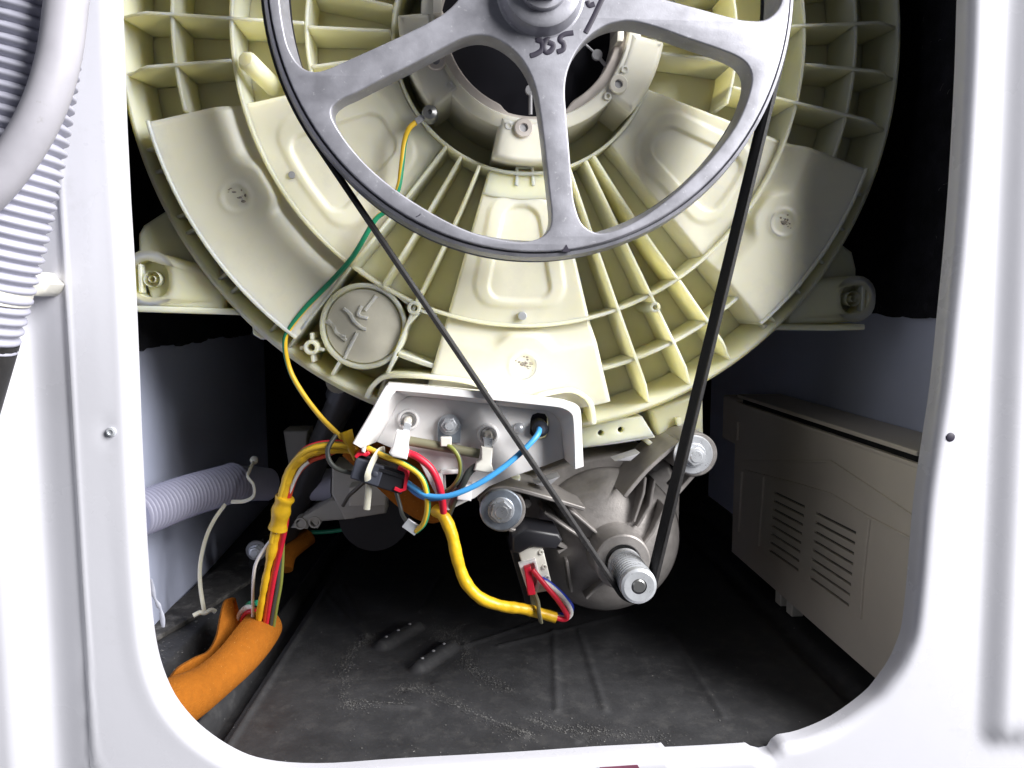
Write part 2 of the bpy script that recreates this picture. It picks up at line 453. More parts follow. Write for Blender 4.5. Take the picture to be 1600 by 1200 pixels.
nx, ny = 400, 300; X0, X1, Y0, Y1 = XL, XR, .016, YF
vs = []; 
for j in range(ny + 1):
    t = j / ny; y = Y0 + (Y1 - Y0) * t ** 1.35
    for i in range(nx + 1):
        x = X0 + (X1 - X0) * i / nx; vs.append((x, y, tray_z(x, y)))
W_ = nx + 1
fs = [(j * W_ + i, j * W_ + i + 1, (j + 1) * W_ + i + 1, (j + 1) * W_ + i) for j in range(ny) for i in range(nx)]
tray = MB().add(vs, fs).build('base_tray', M['tray'], cab, smooth=180)
for a, b in CAP:                                                      # three pale pips along each capsule boss
    for t in (.15, .5, .85):
        q = a.lerp(b, t); MB().ball((q.x - .0012, q.y + .0005, ZF + .0056), .0014, 5, sq=(1, 1, .6)).build('moulded_pip', M['castgrey'], tray)
# dust flakes and grit gathered along old drip marks on the tray
DL = [[(648, 905), (655, 935), (690, 975)], [(538, 1092), (540, 1045), (552, 1015), (572, 1003), (590, 990)], [(545, 1098), (560, 1104), (635, 1100)], [(700, 985), (728, 1010), (730, 1035), (750, 1055), (800, 1080)], [(625, 1078), (660, 1078), (720, 1105), (790, 1140), (830, 1150)],
      [(830, 1125), (880, 1140), (940, 1145), (1040, 1155)], [(683, 982), (686, 998)], [(725, 975), (692, 1000)], [(570, 1000), (582, 996)]]
fl = MB(); rnd = random.Random(3)
def flake(x, y, s_):
    z = tray_z(x, y) + .0004; a = rnd.uniform(0, pi); c_, d_ = cos(a) * s_, sin(a) * s_; k_ = rnd.uniform(.3, 1)
    fl.add([(x + c_, y + d_, z), (x - d_ * k_, y + c_ * k_, z + s_ * .3), (x - c_, y - d_, z), (x + d_ * k_, y - c_ * k_, z)], [(0, 1, 2, 3)])
for ln_ in DL:
    pp = crv([UZ(a, b, ZF) for a, b in ln_], 14)
    for p in pp:
        q_ = rnd.uniform(.4, 1.6)
        for _ in range(int(22 * q_)):
            flake(p.x + rnd.gauss(0, .0030 * q_), p.y + rnd.gauss(0, .0040 * q_), abs(rnd.gauss(.0002, .0002)) + .00010)
for _ in range(900): flake(rnd.uniform(-.16, .2), .02 + rnd.random() ** 1.6 * .4, abs(rnd.gauss(.0002, .00018)) + .00010)
for _ in range(500): flake(rnd.uniform(-.225, -.19), rnd.uniform(.1, .36), abs(rnd.gauss(.0004, .0004)) + .00012)
o = fl.build('dust_flakes', M['dustm'], tray); o['kind'] = 'stuff'
# dusty ledge strip along the left wall
pts = [UZ(236, 985, ZS), UZ(345, 892, ZS), UZ(420, 830, ZS), UZ(432, 850, ZS), UZ(392, 915, ZS), UZ(300, 975, ZS), UZ(240, 1010, ZS)]
MB().plate([(p.x, p.y) for p in pts], (), ZS + .002, ZS + .006, .0008, fn=lambda u, v, q: (u, v, q)).build('tray_ledge', M['dusty'], cab)
# screw on the left of the opening, dark disc painting an empty hole's shade on the right, sticker at the bottom edge
c = SCR[0]
MB().lathe([(0, -.0010), (.0012, -.0010), (.0014, -.0016), (.0024, -.0012), (.0029, .0006)], c, 20).build('panel_screw', M['steel'], cab)
q = U(1485, 683, 0)
MB().lathe([(0, -.0004), (.0024, -.0005), (.0027, -.0003), (.0029, .0005)], (q.x, q.z), 20).build('screw_hole_shade', M['ink'], cab)
a = XZ([(937, 1199), (996, 1195), (999, 1200), (1003, 1290), (940, 1294)], -.0012)
MB().plate(a, (), -.0014, -.0010, 0).build('sticker', M['sticker'], cab)

# ================================================================== TUB
C = (.051, .172)
def P(r, deg):
    a = radians(deg); return (C[0] + r * sin(a), C[1] - r * cos(a))
def pol(px, py, Y=.088):
    v = U(px, py, Y); return hypot(v.x - C[0], v.z - C[1]), degrees(atan2(v.x - C[0], -(v.z - C[1])))
tub = thing('washer_tub', 'large round cream plastic washer tub with moulded ribs behind the pulley', 'washer tub', (C[0], .12, -.09))
T = M['tub']
YB, YR = .122, .087           # floor of the cells, front edge of the ribs
mb = MB().lathe([(.060, .1505), (.086, .1500), (.0865, YB), (.10, YB - .002), (.13, YB + .001), (.18, YB + .003), (.2235, YB + .004), (.25, YB + .007), (.262, YB + .010)], C, 160)
mb.lathe([(.262, YB + .010), (.252, YB + .016), (.250, .40), (.0, .405)], C, 120)
mb.build('tub_shell', T, tub)
def ring(r, t, y0, y1, name='ring_rib', a0=None, a1=None, n=180):
    pr = [(r - t / 2, y1), (r - t / 2 + .0002, y0 + .0007), (r - t / 2 + .0009, y0), (r + t / 2 - .0009, y0), (r + t / 2 - .0002, y0 + .0007), (r + t / 2, y1)]
    if a0 is None: return MB().lathe(pr, C, n).build(name, T, tub)
    return MB().lathe(pr, C, n, radians(a0), radians(a1), close_prof=True).build(name, T, tub)
# outer rim: wide flared band
MB().lathe([(.2495, YB + .006), (.2570, .0995), (.2588, .0980), (.2602, .0982), (.2625, .1020), (.2650, .1120), (.2655, .130), (.2600, .1345), (.252, .1345)], C, 220).build('outer_rim', T, tub)
ring(.2470, .0028, .0848, YB + .008, a0=-76.5, a1=-38, n=60); ring(.2470, .0028, .0848, YB + .008, a0=41.2, a1=71, n=50)
ring(.2235, .0028, .0885, YB + .005, a0=-22.5, a1=283, n=200)
ring(.1872, .0028, .0880, YB + .004)
ring(.1405, .0026, .0875, YB + .002, a0=74, a1=115, n=30); ring(.1405, .0026, .0875, YB + .002, a0=-115, a1=-77.2, n=30)
ring(.0862, .0026, .0900, .152)
def rib(deg0, r0, r1, deg1=None, y0=YR, t=.0026):
    deg1 = deg0 if deg1 is None else deg1
    k = [P(r0 + (r1 - r0) * s_ / 12, deg0 + (deg1 - deg0) * s_ / 12) for s_ in range(13)]
    m = MB().wall(k, t * .8, y0 + .0, YB + .010, t2=t * 1.35)
    m.v = [(x, max(y, min(.0992, y0 + .0125 * sms(.2400, .2575, hypot(x - C[0], z - C[1])))) if y < .1 else y, z) for x, y, z in m.v]
    return m.build('rib', T, tub, bevel=.0006)
RIBS = [(-84.2, .1885, .2575), (-92, .1418, .2575), (-100, .1885, .2575), (-108, .1418, .2575), (-81, .0875, .1395), (-91, .0875, .1395), (-101, .0875, .1395), (-111, .0875, .1395),
        (78.4, .1418, .2575), (86.2, .1885, .2575), (93.8, .1418, .2575), (101.6, .1885, .2575), (109, .1418, .2575), (85, .0875, .1395), (95, .0875, .1395), (105, .0875, .1395),
        (-29.4, .0875, .186, -30.7), (-20.6, .0875, .186, -23.2), (-23.1, .1885, .2575), (-36.9, .0875, .1865, -38), (-38, .1885, .2575, -38.4),
        (19.2, .0875, .2575, 20.1), (27.2, .0875, .2575), (31.2, .0875, .1865, 33.7), (33.9, .1885, .2575, 34.7)]
for r_ in RIBS: rib(*r_)
for d in (-73.5, -70.2, -63.2, -60.6, -52.6, -50.0, -42, 44, 50, 56, 62, 68): rib(d, .2484, .2572, y0=.0985)
# sector pads: smooth raised plates with a step, a soft trapezoid pocket and a scarred gate mark
SCARS = []
def pad(a0, a1, rg, ag):
    am = (a0 + a1) / 2; nr, na = 120, 100; r0, r1 = .0878, .2462
    def Y(r, deg):
        t = (deg - am) / ((a1 - a0) / 2); arc = radians(deg - ag) * r
        edge = .2065 - .0125 * exp(-(arc / .016) ** 4)
        y = .0945 - .0080 * sms(.190, edge, r)
        def pocket(r0_, r1_, k0, k1, rr):                           # distance to a rounded trapezoid
            hw = k0 + (k1 - k0) * (r - .105) / .065
            ac = abs(radians(deg - am) * r)
            qx, qr = ac - hw + rr, max(r0_ - r, r - r1_) + rr
            return (hypot(max(qx, 0), max(qr, 0)) + min(max(qx, qr), 0)) - rr
        wf = (a1 - a0) / 30.0
        y -= .0012 * (1 - sms(-.0030, .0012, pocket(.098, .1760, .0215 * wf, .0335 * wf, .016)))
        y += .0021 * (1 - sms(-.0016, .0008, pocket(.1065, .1700, .0105 * wf, .0230 * wf, .010)))
        d = hypot(arc, r - rg)
        y -= .0006 * (1 - sms(.0095, .0115, d)); y += .0010 * (1 - sms(.0065, .0085, d))
        y += .0016 * sms(.965, 1.0, abs(t))
        y += .00015 * sin(deg * .5 + r * 90)
        return y
    vs = []
    for j in range(nr + 1):
        r = r0 + (r1 - r0) * j / nr
        for i in range(na + 1):
            deg = a0 + (a1 - a0) * i / na; x, z = P(r, deg); vs.append((x, Y(r, deg), z))
    W = na + 1
    fs = [(j * W + i, j * W + i + 1, (j + 1) * W + i + 1, (j + 1) * W + i) for j in range(nr) for i in range(na)]
    base = len(vs); bl = []
    for j in range(nr + 1): bl.append(j * W)
    for i in range(1, na + 1): bl.append(nr * W + i)
    for j in range(nr - 1, -1, -1): bl.append(j * W + na)
    for i in range(na - 1, 0, -1): bl.append(i)
    for k in bl: v = vs[k]; vs.append((v[0], YB + .008, v[2]))
    nb = len(bl)
    fs += [(bl[k], bl[(k + 1) % nb], base + (k + 1) % nb, base + k) for k in range(nb)]
    o = MB().add(vs, fs).build('sector_pad', M['padm'], tub, smooth=55)
    x, z = P(rg, ag); yb = Y(rg, ag)
    m = MB()
    for k in range(22):                                             # torn gate mark: small dark flakes
        a = random.uniform(-.6, 2.6); d = random.uniform(0, 1) ** .7 * .0078; rr = random.uniform(.0002, .0009) * (1.6 if k < 4 else 1)
        if k < 4: d *= .35
        m.ball((x + d * cos(a) + .0005, yb - .0001, z + d * sin(a)), rr, 4, sq=(random.uniform(.6, 2.0), .3, random.uniform(.4, 1.3)))
    m.build('gate_scar', M['scar'], o)
    m = MB().lathe([(.0082, yb + .0005), (.0086, yb - .0009), (.0094, yb - .0009), (.0098, yb + .0005)], (x, z), 28); m.build('gate_ring', M['padm'], o)
    return o, Y
pl_, YL = pad(-76.5, -38.0, .2149, -61.0)
pb_, YBm = pad(-16.3, 13.8, .2142, -.5)
pr_, YRt = pad(41.2, 71.0, .2118, 56.3)
x, z = P(.1806, -.6); y = YBm(.1806, -.6)
MB().lathe([(0, y - .0035), (.0026, y - .0035), (.0030, y - .003), (.0030, y + .001)], (x, z), 18).build('steel_pin', M['steel'], tub)
x, z = P(.177, -60); y = YL(.177, -60)
MB().lathe([(0, y - .0015), (.0022, y - .0015), (.0026, y + .001)], (x, z), 16).build('steel_pin', M['castgrey'], tub)
# round blanking cap in the lower left cells with moulded squiggles
pc = U(568, 510, .09); cc = (pc.x, pc.z); rcap = .0288
plug = MB().lathe([(0, .0945), (rcap - .0035, .0942), (rcap - .0030, .0900), (rcap - .0022, .0888), (rcap - .0008, .0888), (rcap, .0895), (rcap, YB + .008)], cc, 72).build('blanking_cap', T, tub)
MB().lathe([(0, .0918), (rcap - .0042, .0918), (rcap - .0040, .0945)], cc, 60).build('cap_face', M['cap'], plug)
m = MB()
for sg in ([(537, 482), (543, 487), (548, 492), (552, 500), (558, 506), (567, 513), (572, 514)], [(508, 502), (516, 506), (521, 511), (525, 519), (532, 525), (541, 532)], [(512, 500), (523, 513)], [(530, 524), (540, 527)],
           [(565, 478), (560, 492), (575, 497)], [(588, 462), (570, 485)], [(558, 520), (545, 545), (538, 560)]):
    m.tube([(v[0], .0914, v[1]) for v in crv(XZ(sg, .0914), 5)], .0013, 6)
m.build('moulded_mark', M['tubclear'], plug)
# little screw bosses
for px, py, r_ in ((647, 481, .0046), (486, 543, .0050), (1024, 480, .0036)):
    v = U(px, py, .086)
    MB().lathe([(r_ * .45, YB), (r_ * .48, .0862), (r_ * .55, .0852), (r_ * .9, .0852), (r_, .0862), (r_ * 1.15, YB + .004)], (v.x, v.z), 24).build('screw_boss', T, tub)
    MB().lathe([(0, .098), (r_ * .5, .098)], (v.x, v.z), 16).build('boss_hole', M['tubclear'], tub)
for pts in ([(486, 520), (487, 532)], [(487, 553), (489, 566)], [(468, 544), (476, 543)], [(496, 545), (506, 547)], [(654, 488), (634, 510)], [(640, 476), (622, 462)], [(654, 484), (682, 494)], [(620, 556), (604, 583)], [(622, 552), (680, 572)], [(530, 566), (518, 586)]):
    MB().wall(XZ(pts, .088), .0022, .0885, YB + .008, t2=.003).build('rib', T, tub, bevel=.0005)
# slanting boss in an upper left cell
a, b = U(383, 92, .082), U(428, 136, .118)
MB().tube([a, a.lerp(b, .08), b], lambda t: .0045 if t < .01 else .0062, 18).build('slanted_boss', T, tub)
CH = (.0545, .1815)
def PH(r, deg):
    a = radians(deg); return (CH[0] + r * sin(a), CH[1] - r * cos(a))
# bearing housing: ring with lobes, washers, insert and dark plate
m = MB().lathe([(.0625, .098), (.0625, .0815), (.0633, .0805), (.0700, .0805), (.0713, .0815), (.0735, .152)], CH, 110)
m.build('bearing_housing', M['tubclear'], tub)
def lobe(a0, a1, r1, y=.0795, r0=.0640, nm='housing_lobe'):
    k = 12; pr = [PH(r0, a0 + (a1 - a0) * i / k) for i in range(k + 1)] + [PH(r1, a1 - 2.0), ] + [PH(r1 + .001, a1 - 2.5 + (a0 - a1 + 5) * i / k) for i in range(k + 1)] + [PH(r1, a0 + 2.0)]
    MB().plate(pr, (), y, y + .06, .0040, res=4).build(nm, M['tubclear'], tub)
lobe(-19, 14, .0900); lobe(46, 84, .0860); lobe(-92, -46, .0850); lobe(118, 150, .083); lobe(-150, -118, .083)
# step block with notch under the lower lobe, and bumps on the recess edge
pr = [P(.0865, -16), P(.0865, 13.5)] + [P(.1035, 13.5 - 29.5 * k / 10) for k in range(11)]
m = MB().plate(pr, (), .0930, .125, .0016, res=3); m.build('housing_step', T, tub)
MB().wall(XZ([(807, 290), (808, 262), (832, 262), (833, 290)], .0925), .0022, .0915, .10).build('notch_lip', T, tub, bevel=.0005)
pr = [P(.0865, 42), P(.0865, 60)] + [P(.0975, 60 - 18 * k / 8) for k in range(9)]
MB().plate(pr, (), .0950, .125, .0016, res=3).build('housing_step', T, tub)
for px, py in ((966, 132), (818, 200), (681, 95)):
    v = U(px, py, .079); c = (v.x, v.z); wm = 'brightring' if px == 966 else 'pinring'
    MB().lathe([(.0026, .0795), (.0026, .0778), (.0030, .0772), (.0055, .0772), (.0060, .0778), (.0062, .0800)], c, 30).build('washer', M[wm], tub)
    MB().lathe([(0, .0786), (.0027, .0786)], c, 18).build('insert_bush', M['castgrey'], tub)
for px, py in ((977, 108), (950, 150), (795, 196), (702, 132)):
    v = U(px, py, .079); c = (v.x, v.z)
    MB().lathe([(.0012, .0800), (.0014, .0790), (.0024, .0790), (.0027, .0800)], c, 16).build('ejector_mark', M['tubclear'], tub)
m = MB()
nA = 120; vs = []; 
for k in range(nA):
    a = 2 * pi * k / nA; d = degrees(a)
    ri = .0560 + .0035 * sms(.2, .6, sin(3 * a + 1.4)) 
    for r, y in ((ri, .110), (ri, .0870), (ri + .0008, .0862), (.0624, .0858), (.0626, .0860)): vs.append((CH[0] + r * sin(a), y, CH[1] - r * cos(a)))
m.add(vs, [(k * 5 + j, ((k + 1) % nA) * 5 + j, ((k + 1) % nA) * 5 + j + 1, k * 5 + j + 1) for k in range(nA) for j in range(4)])
m.build('insert_ring', M['pinring'], tub, smooth=30)
plate_ = MB().lathe([(0, .106), (.035, .106), (.050, .108), (.061, .110)], CH, 60).build('bearing_plate', M['drumdark'], tub)
for (p0, p1, p2) in (((831, 122), (829, 141), (829, 179)), ((911, 66), (933, 86), (953, 111))):
    a, b, c_ = U(*p0, .095), U(*p1, .095), U(*p2, .095)
    MB().tube([a, b], .0008, 8).build('cast_rod', M['castgrey'], plate_)
    MB().tube([b, c_], .0013, 8).build('cast_rod', M['castgrey'], plate_)
    MB().lathe([(0, .0938), (.0034, .0938), (.0036, .0945), (.0036, .0960), (0, .0962)], (b.x, b.z), 24).build('cast_disc', M['castgrey'], plate_)
# rectangular clips at the ring, upper left and upper right
for pts in ([(677, -20), (690, -20), (690, 22), (677, 22)], [(964, 47), (974, 47), (973, 66), (963, 66)]):
    MB().plate(XZ(pts, .079), (), .077, .10, .0005).build('metal_clip', M['brightring'], tub)
# damper lugs: a webbed arm with a rounded hollow barrel on either side
def lug(cx, cz, r, sgn, tip, up, root, hw, hh):
    m = MB()
    # barrel: rounded stadium from root to end
    out = [(cx + sgn * r * sin(a), cz + r * cos(a)) for a in [pi * k / 16 for k in range(17)]]
    out = out + [(root[0], root[1] - .004), (root[0] - sgn * .004, root[2])]
    hole = rrect(cx - hw, cz - hh, cx + hw, cz + hh, hw * .9)
    m.plate(out, [hole], .104, .150, .0065, res=5)
    m.build('lug_barrel', T, tub)
    MB().plate(hole, (), .126, .130, 0).build('lug_socket', T, tub)
    MB().lathe([(.0022, .105), (.0026, .117), (.0048, .1165), (.0054, .105)], (cx - sgn * .001, cz), 18).build('socket_pin', T, tub)
    MB().wall([(cx + sgn * .0065, cz + .010), (cx + sgn * .0065, cz - .009)], .0024, .112, .105).build('socket_web', T, tub, bevel=.0004)
    MB().plate(up, (), .116, .150, .003, res=3).build('lug_web', T, tub)
    MB().wall(tip, .0042, .102, .160).build('lug_flange', T, tub, bevel=.0012)
v = U(1342, 467, .105)
lug(v.x - .003, v.z, .0166, 1, XZ([(1190, 511), (1300, 512), (1350, 511)], .104), XZ([(1210, 460), (1310, 378), (1331, 394), (1337, 420), (1337, 450), (1250, 500)], .118), (U(1230, 500, .105).x, v.z - .0160, U(1230, 440, .105).z), .0085, .0100)
v = U(226, 436, .105)
lug(v.x + .0035, v.z, .0188, -1, XZ([(392, 488), (300, 485), (200, 482)], .104), XZ([(360, 470), (262, 328), (225, 352), (217, 366), (217, 400), (240, 480)], .118), (U(350, 500, .105).x, v.z - .0182, U(350, 425, .105).z), .0105, .0125)
v = U(409, 508, .115)
MB().plate(XZ([(395, 498), (398, 522), (410, 530), (440, 530), (420, 500)], .118), (), .112, .135, .002).build('rim_tab', T, tub)
v = U(530, 600, .14)
MB().tube([U(528, 596, .150), U(536, 600, .30)], .009, 20).build('counter_boss', M['pump'], tub)
# arched lip over the heater opening, bracket with two holes and the mounting block to the right of it
lip = crv(XZ([(573, 622), (580, 606), (598, 590), (625, 586), (680, 589), (732, 596), (770, 610), (815, 624), (850, 615), (885, 609), (905, 614), (922, 630), (927, 662)], .085), 5)
MB().wall([tuple(p) for p in lip], .0032, .080, .128).build('heater_lip', T, tub, bevel=.0009)
back = [tuple(p) for p in lip]
MB().plate(back + XZ([(928, 690), (860, 720), (600, 700)], .085), (), .112, .118, 0).build('heater_seat', T, tub)
br = XZ([(905, 664), (928, 660), (1000, 650), (1021, 680), (960, 690), (905, 700)], .112)
hl = [circ(XZ([(938, 676)], .112)[0], .0021, 14), circ(XZ([(969, 671)], .112)[0], .0021, 14)]
MB().plate(br, hl, .110, .118, .0008).build('bracket_plate', T, tub)
MB().wall(XZ([(905, 697), (960, 690), (1021, 681), (1000, 652)], .112), .003, .111, .150).build('bracket_flange', T, tub, bevel=.0008)
MB().plate(XZ([(1015, 640), (1095, 610), (1096, 690), (1082, 720), (1040, 712), (1028, 690)], .130), (), .124, .20, .003).build('mount_block', T, tub)
MB().wall(XZ([(1005, 684), (1024, 700), (1030, 690), (1060, 668), (1058, 652)], .122), .0035, .118, .150).build('mount_web', T, tub, bevel=.0008)
MB().plate(XZ([(748, 770), (790, 745), (812, 742), (812, 780), (770, 800), (752, 790)], .118), (), .108, .20, .004).build('mount_block', T, tub)

# ================================================================== PULLEY
PC = (.0508, .1815)
pul = thing('drum_pulley', 'large grey cast aluminium pulley wheel marked 365 in black ink', 'pulley wheel', (PC[0], .045, PC[1] - .158))
YP = .030
def rot(pts, deg):
    a = radians(deg); out = []
    for x, z in pts:
        dx, dz = x - PC[0], z - PC[1]; out.append((PC[0] + dx * cos(a) - dz * sin(a), PC[1] + dx * sin(a) + dz * cos(a)))
    return out
wl = XZ([(520, 166), (535, 154), (555, 145), (600, 122), (650, 97), (690, 76), (725, 59), (755, 55), (782, 64), (808, 84), (826, 110), (838, 142), (846, 190), (853, 250), (859, 305), (862, 338), (858, 358), (845, 371), (825, 377),
         (800, 377), (750, 367), (707, 350), (660, 324), (615, 294), (575, 260), (545, 226), (526, 198), (518, 180)], YP)
wr = XZ([(898, 318), (895, 295), (890, 235), (885, 175), (883, 142), (887, 112), (900, 82), (918, 59), (940, 43), (962, 35), (987, 33), (1025, 42), (1075, 60), (1125, 77), (1155, 90), (1170, 104), (1175, 124), (1168, 155), (1150, 196),
         (1115, 243), (1075, 284), (1040, 314), (1007, 338), (975, 355), (945, 364), (925, 361), (908, 347)], YP)
# 72 degree repeats about the axle
wins = [wl, wr, rot(wr, 72), rot(wl, -72), rot(wl, -144)]
wins = [[tuple(p) for p in crv(w_, 3, True)] for w_ in wins]
RO = .1511
MB().plate(circ(PC, RO, 120), wins, YP, YP + .018, .0011, res=3).build('spoked_disc', M['alu'], pul, smooth=50)
MB().lathe([(.1434, .050), (.1434, .0455), (.1479, .0315), (.1505, .0312), (.1508, .0352), (.1516, .0352), (.1522, .0316), (.1541, .0326), (.1559, .0400), (.1559, .0420), (.1539, .0424)] +
           [(.1539 - (.0012 if k % 2 else 0), .0424 + .00085 * k) for k in range(16)] + [(.1559, .0562), (.1557, .0580), (.1449, .0585), (.1434, .056)], PC, 180).build('rim', M['alu'], pul, smooth=40)
hc = (.0536, .1775)
MB().lathe([(.0, .0155), (.0135, .0155), (.0140, .0160), (.0142, .0195), (.0205, .0195), (.0220, .0205), (.0226, .0240), (.0245, .0295), (.0270, .0306)], hc, 60).build('hub_boss', M['alu'], pul)
pts = [(hc[0] + .0105 * cos(pi / 3 * k), hc[1] + .0105 * sin(pi / 3 * k)) for k in range(6)]
MB().plate(pts, (), .0085, .016, .001).build('hub_bolt', M['steel'], pul)
m = MB(); yi = YP - .00025
for s_ in ([(834, 50), (841, 49), (848, 50), (844, 57), (838, 62)], [(838, 62), (847, 66), (847, 77), (838, 84), (829, 87)], [(870, 37), (860, 52), (850, 69), (853, 81), (861, 79), (865, 70), (857, 66)], [(896, 51), (880, 54), (875, 62), (881, 68), (880, 77), (871, 81)],
           [(918, 1), (921, 8), (929, 6)], [(944, -8), (928, 26), (915, 51)]):
    m.tube([(p[0], yi + .0001, p[1]) for p in crv(XZ(s_, yi), 6)], .0015, 8, ell=.2)
m.build('handwritten_number', M['ink'], pul)
# casting nicks on the rim face
for pts in ([(878, 393), (885, 382), (891, 394)], ):
    MB().plate(XZ(pts, YP - .0002), (), YP - .0003, YP + .001, 0).build('casting_notch', M['ink'], pul)
MB().wall(XZ([(650, 339), (656, 336), (657, 334)], YP), .0004, YP - .0003, YP + .001).build('casting_notch', M['ink'], pul)

# ================================================================== MOTOR
MC = (.1179, -.1783)
mot = thing('drive_motor', 'round grey cast motor with ribbed pulley hanging below the tub', 'motor', (MC[0], .13, -.24))
Bm = M['bell']
MB().lathe([(.016, .1030), (.024, .1040), (.036, .1080), (.046, .1145), (.053, .1240), (.057, .1340), (.0575, .150)], MC, 96).build('front_bell', Bm, mot)
MB().lathe([(.0560, .130), (.0560, .200), (.050, .215), (0, .218)], MC, 72).build('stator_case', Bm, mot)
MB().plate(XZ([(800, 812), (812, 757), (850, 734), (905, 716), (960, 706), (1010, 704), (1045, 722), (1062, 765), (1060, 830), (930, 860)], .135), (), .132, .190, .004, res=3).build('motor_shield', Bm, mot)
MB().lathe([(.0120, .100), (.0122, .0790), (.0130, .0778), (.0185, .0778), (.0196, .0788), (.0215, .108)], MC, 56).build('bearing_collar', M['bell'], mot)
MB().lathe([(.0055, .084), (.0122, .0838)], MC, 40).build('shaft_seal', M['rubber'], mot)
prof = [(.0050, .0320), (.0097, .0318), (.0115, .0327), (.0117, .0350)]
y = .0355
for k in range(9): prof += [(.0117, y), (.0117, y + .0014), (.0088, y + .0018), (.0088, y + .0030), (.0117, y + .0034)]; y += .0035
prof += [(.0117, y + .001), (.0117, y + .006), (.0080, y + .0065), (.0078, .084)]
MB().lathe([(.0099, .0360), (.0099, .0670)], MC, 40).build('groove_residue_shade', M['rubber'], mot)  # black sleeve paints shade into the groove bottoms, along with rubber dust
sp = MB().lathe(prof, MC, 56).build('motor_pulley', M['steel'], mot, smooth=25)
MB().lathe([(.0050, .0323), (.0046, .0337)], MC, 24).build('bore_ring', M['ink'], sp)
MB().lathe([(0, .0317), (.0036, .0317), (.0046, .0325), (.0047, .038)], MC, 28).build('shaft_end', M['darkmetal'], sp)
ea = XZ([(786, 796)], .088)[0]; eb = XZ([(1086, 710)], .088)[0]
def arm(px, t, y0, y1, t2=None): return MB().wall([tuple(p) for p in crv(XZ(px, y0 + .002), 4)], t, y0, y1, t2=t2).build('mount_arm', Bm, mot, bevel=.0007)
for e_ in (ea, eb):
    MB().lathe([(.006, .086), (.0148, .0862), (.0156, .0872), (.0158, .15)], e_, 36).build('mount_ear', Bm, mot)
# cast arms from the ears to the bell
arm([(748, 782), (768, 765), (800, 763), (850, 776), (913, 795)], .0030, .084, .140)
arm([(1076, 686), (1050, 700), (1010, 735), (975, 776)], .0030, .084, .140)
arm([(1058, 770), (1086, 738)], .0030, .088, .115)
arm([(795, 826), (816, 834)], .0030, .086, .110)
for px in ([(865, 778), (900, 805), (938, 838)], [(850, 800), (890, 828), (925, 850)], [(1008, 745), (1005, 770), (990, 815)], [(1022, 750), (1015, 790), (995, 822)], [(1040, 790), (1020, 830), (1005, 850)],
           [(915, 935), (932, 918), (950, 903)], [(885, 875), (893, 925)], [(868, 848), (884, 856), (872, 862)]):
    MB().wall(XZ(px, .100), .0022, .0985, .130, t2=.004).build('bell_rib', Bm, mot, bevel=.0007)
for px in ([(835, 756), (875, 744), (855, 762)], [(960, 720), (1000, 707), (985, 720)]):
    MB().plate(XZ(px, .095), (), .094, .11, .0006).build('case_tab', M['castgrey'], mot)
for px in ([(826, 795), (832, 790), (830, 802)], [(1032, 735), (1040, 730), (1040, 742)]):
    v = U(*px[0], .086); MB().lathe([(0, .100), (.0030, .100), (.0034, .1008), (.0036, .125)], (v.x, v.z), 18).build('cast_pip', Bm, mot)
bolt(XZ([(783, 797)], .080)[0], .080, .0146, mot)
bolt(XZ([(1084, 711)], .080)[0], .080, .0138, mot, wm='steel', hexr=.0070)
# black terminal shroud and ivory terminal block
MB().plate(XZ([(800, 836), (822, 824), (872, 832), (878, 842), (868, 856), (830, 852), (812, 862), (800, 862)], .080), (), .076, .11, .002).build('terminal_shroud', M['blk'], mot)
MB().plate(XZ([(796, 858), (812, 852), (840, 945), (828, 968)], .088), (), .086, .12, .002).build('shroud_side', M['blk'], mot)
tb = MB().plate(XZ([(809, 860), (846, 848), (862, 912), (858, 922), (830, 926)], .080), (), .078, .095, .001).build('terminal_block', M['conn'], mot)
MB().plate(XZ([(810, 880), (836, 871), (845, 905), (838, 925), (824, 922)], .0770), [XZ([(817, 882), (833, 877), (840, 902), (834, 916), (828, 916)], .0770)], .0735, .080, .0006).build('terminal_socket', M['white'], tb)
for px, py in ((846, 863), (851, 886), (855, 903)):
    v = U(px, py, .077); MB().lathe([(.0006, .0778), (.0008, .0770), (.0016, .0770), (.0018, .0781)], (v.x, v.z), 12).build('terminal_eye', M['conn'], tb)
MB().plate(XZ([(818, 884), (828, 880), (836, 925), (824, 926)], .0745), (), .069, .080, .0008).build('wire_plug', M['red'], mot)

# ================================================================== BELT
RB, rb = .1554, .0123
D = Vector((MC[0] - PC[0], MC[1] - PC[1])); L_ = D.length; u = D.normalized()
ca = (RB - rb) / L_
def tang(sign):
    nrm = Vector((-u.y, u.x)) * sign
    v = u * ca + nrm * sqrt(1 - ca * ca)
    return Vector(PC) + v * RB, Vector(MC) + v * rb, atan2(v.y, v.x)
a1, b1, t1 = tang(1); a2, b2, t2 = tang(-1)
path = []
da = (2 * pi - (t1 - t2)) if t1 > t2 else (t2 - t1)
for k in range(97): a = t1 + (2 * pi - ((t1 - t2) % (2 * pi))) * k / 96; path.append((PC[0] + RB * cos(a), PC[1] + RB * sin(a)))
for k in range(1, 20): path.append(tuple(a2.lerp(b2, k / 20)))
span = (t1 - t2) % (2 * pi)
for k in range(17): a = t2 + span * k / 16; path.append((MC[0] + rb * cos(a), MC[1] + rb * sin(a)))
for k in range(1, 20): path.append(tuple(b1.lerp(a1, k / 20)))
N = len(path); pv = [Vector(p) for p in path]; vs = []
prof = [(.0021, .0405), (.0021, .0555), (0.0, .0557)] + [(-.0004 - (.0012 if k % 2 else 0), .0555 - .00094 * (k + .5)) for k in range(15)] + [(0, .0403)]
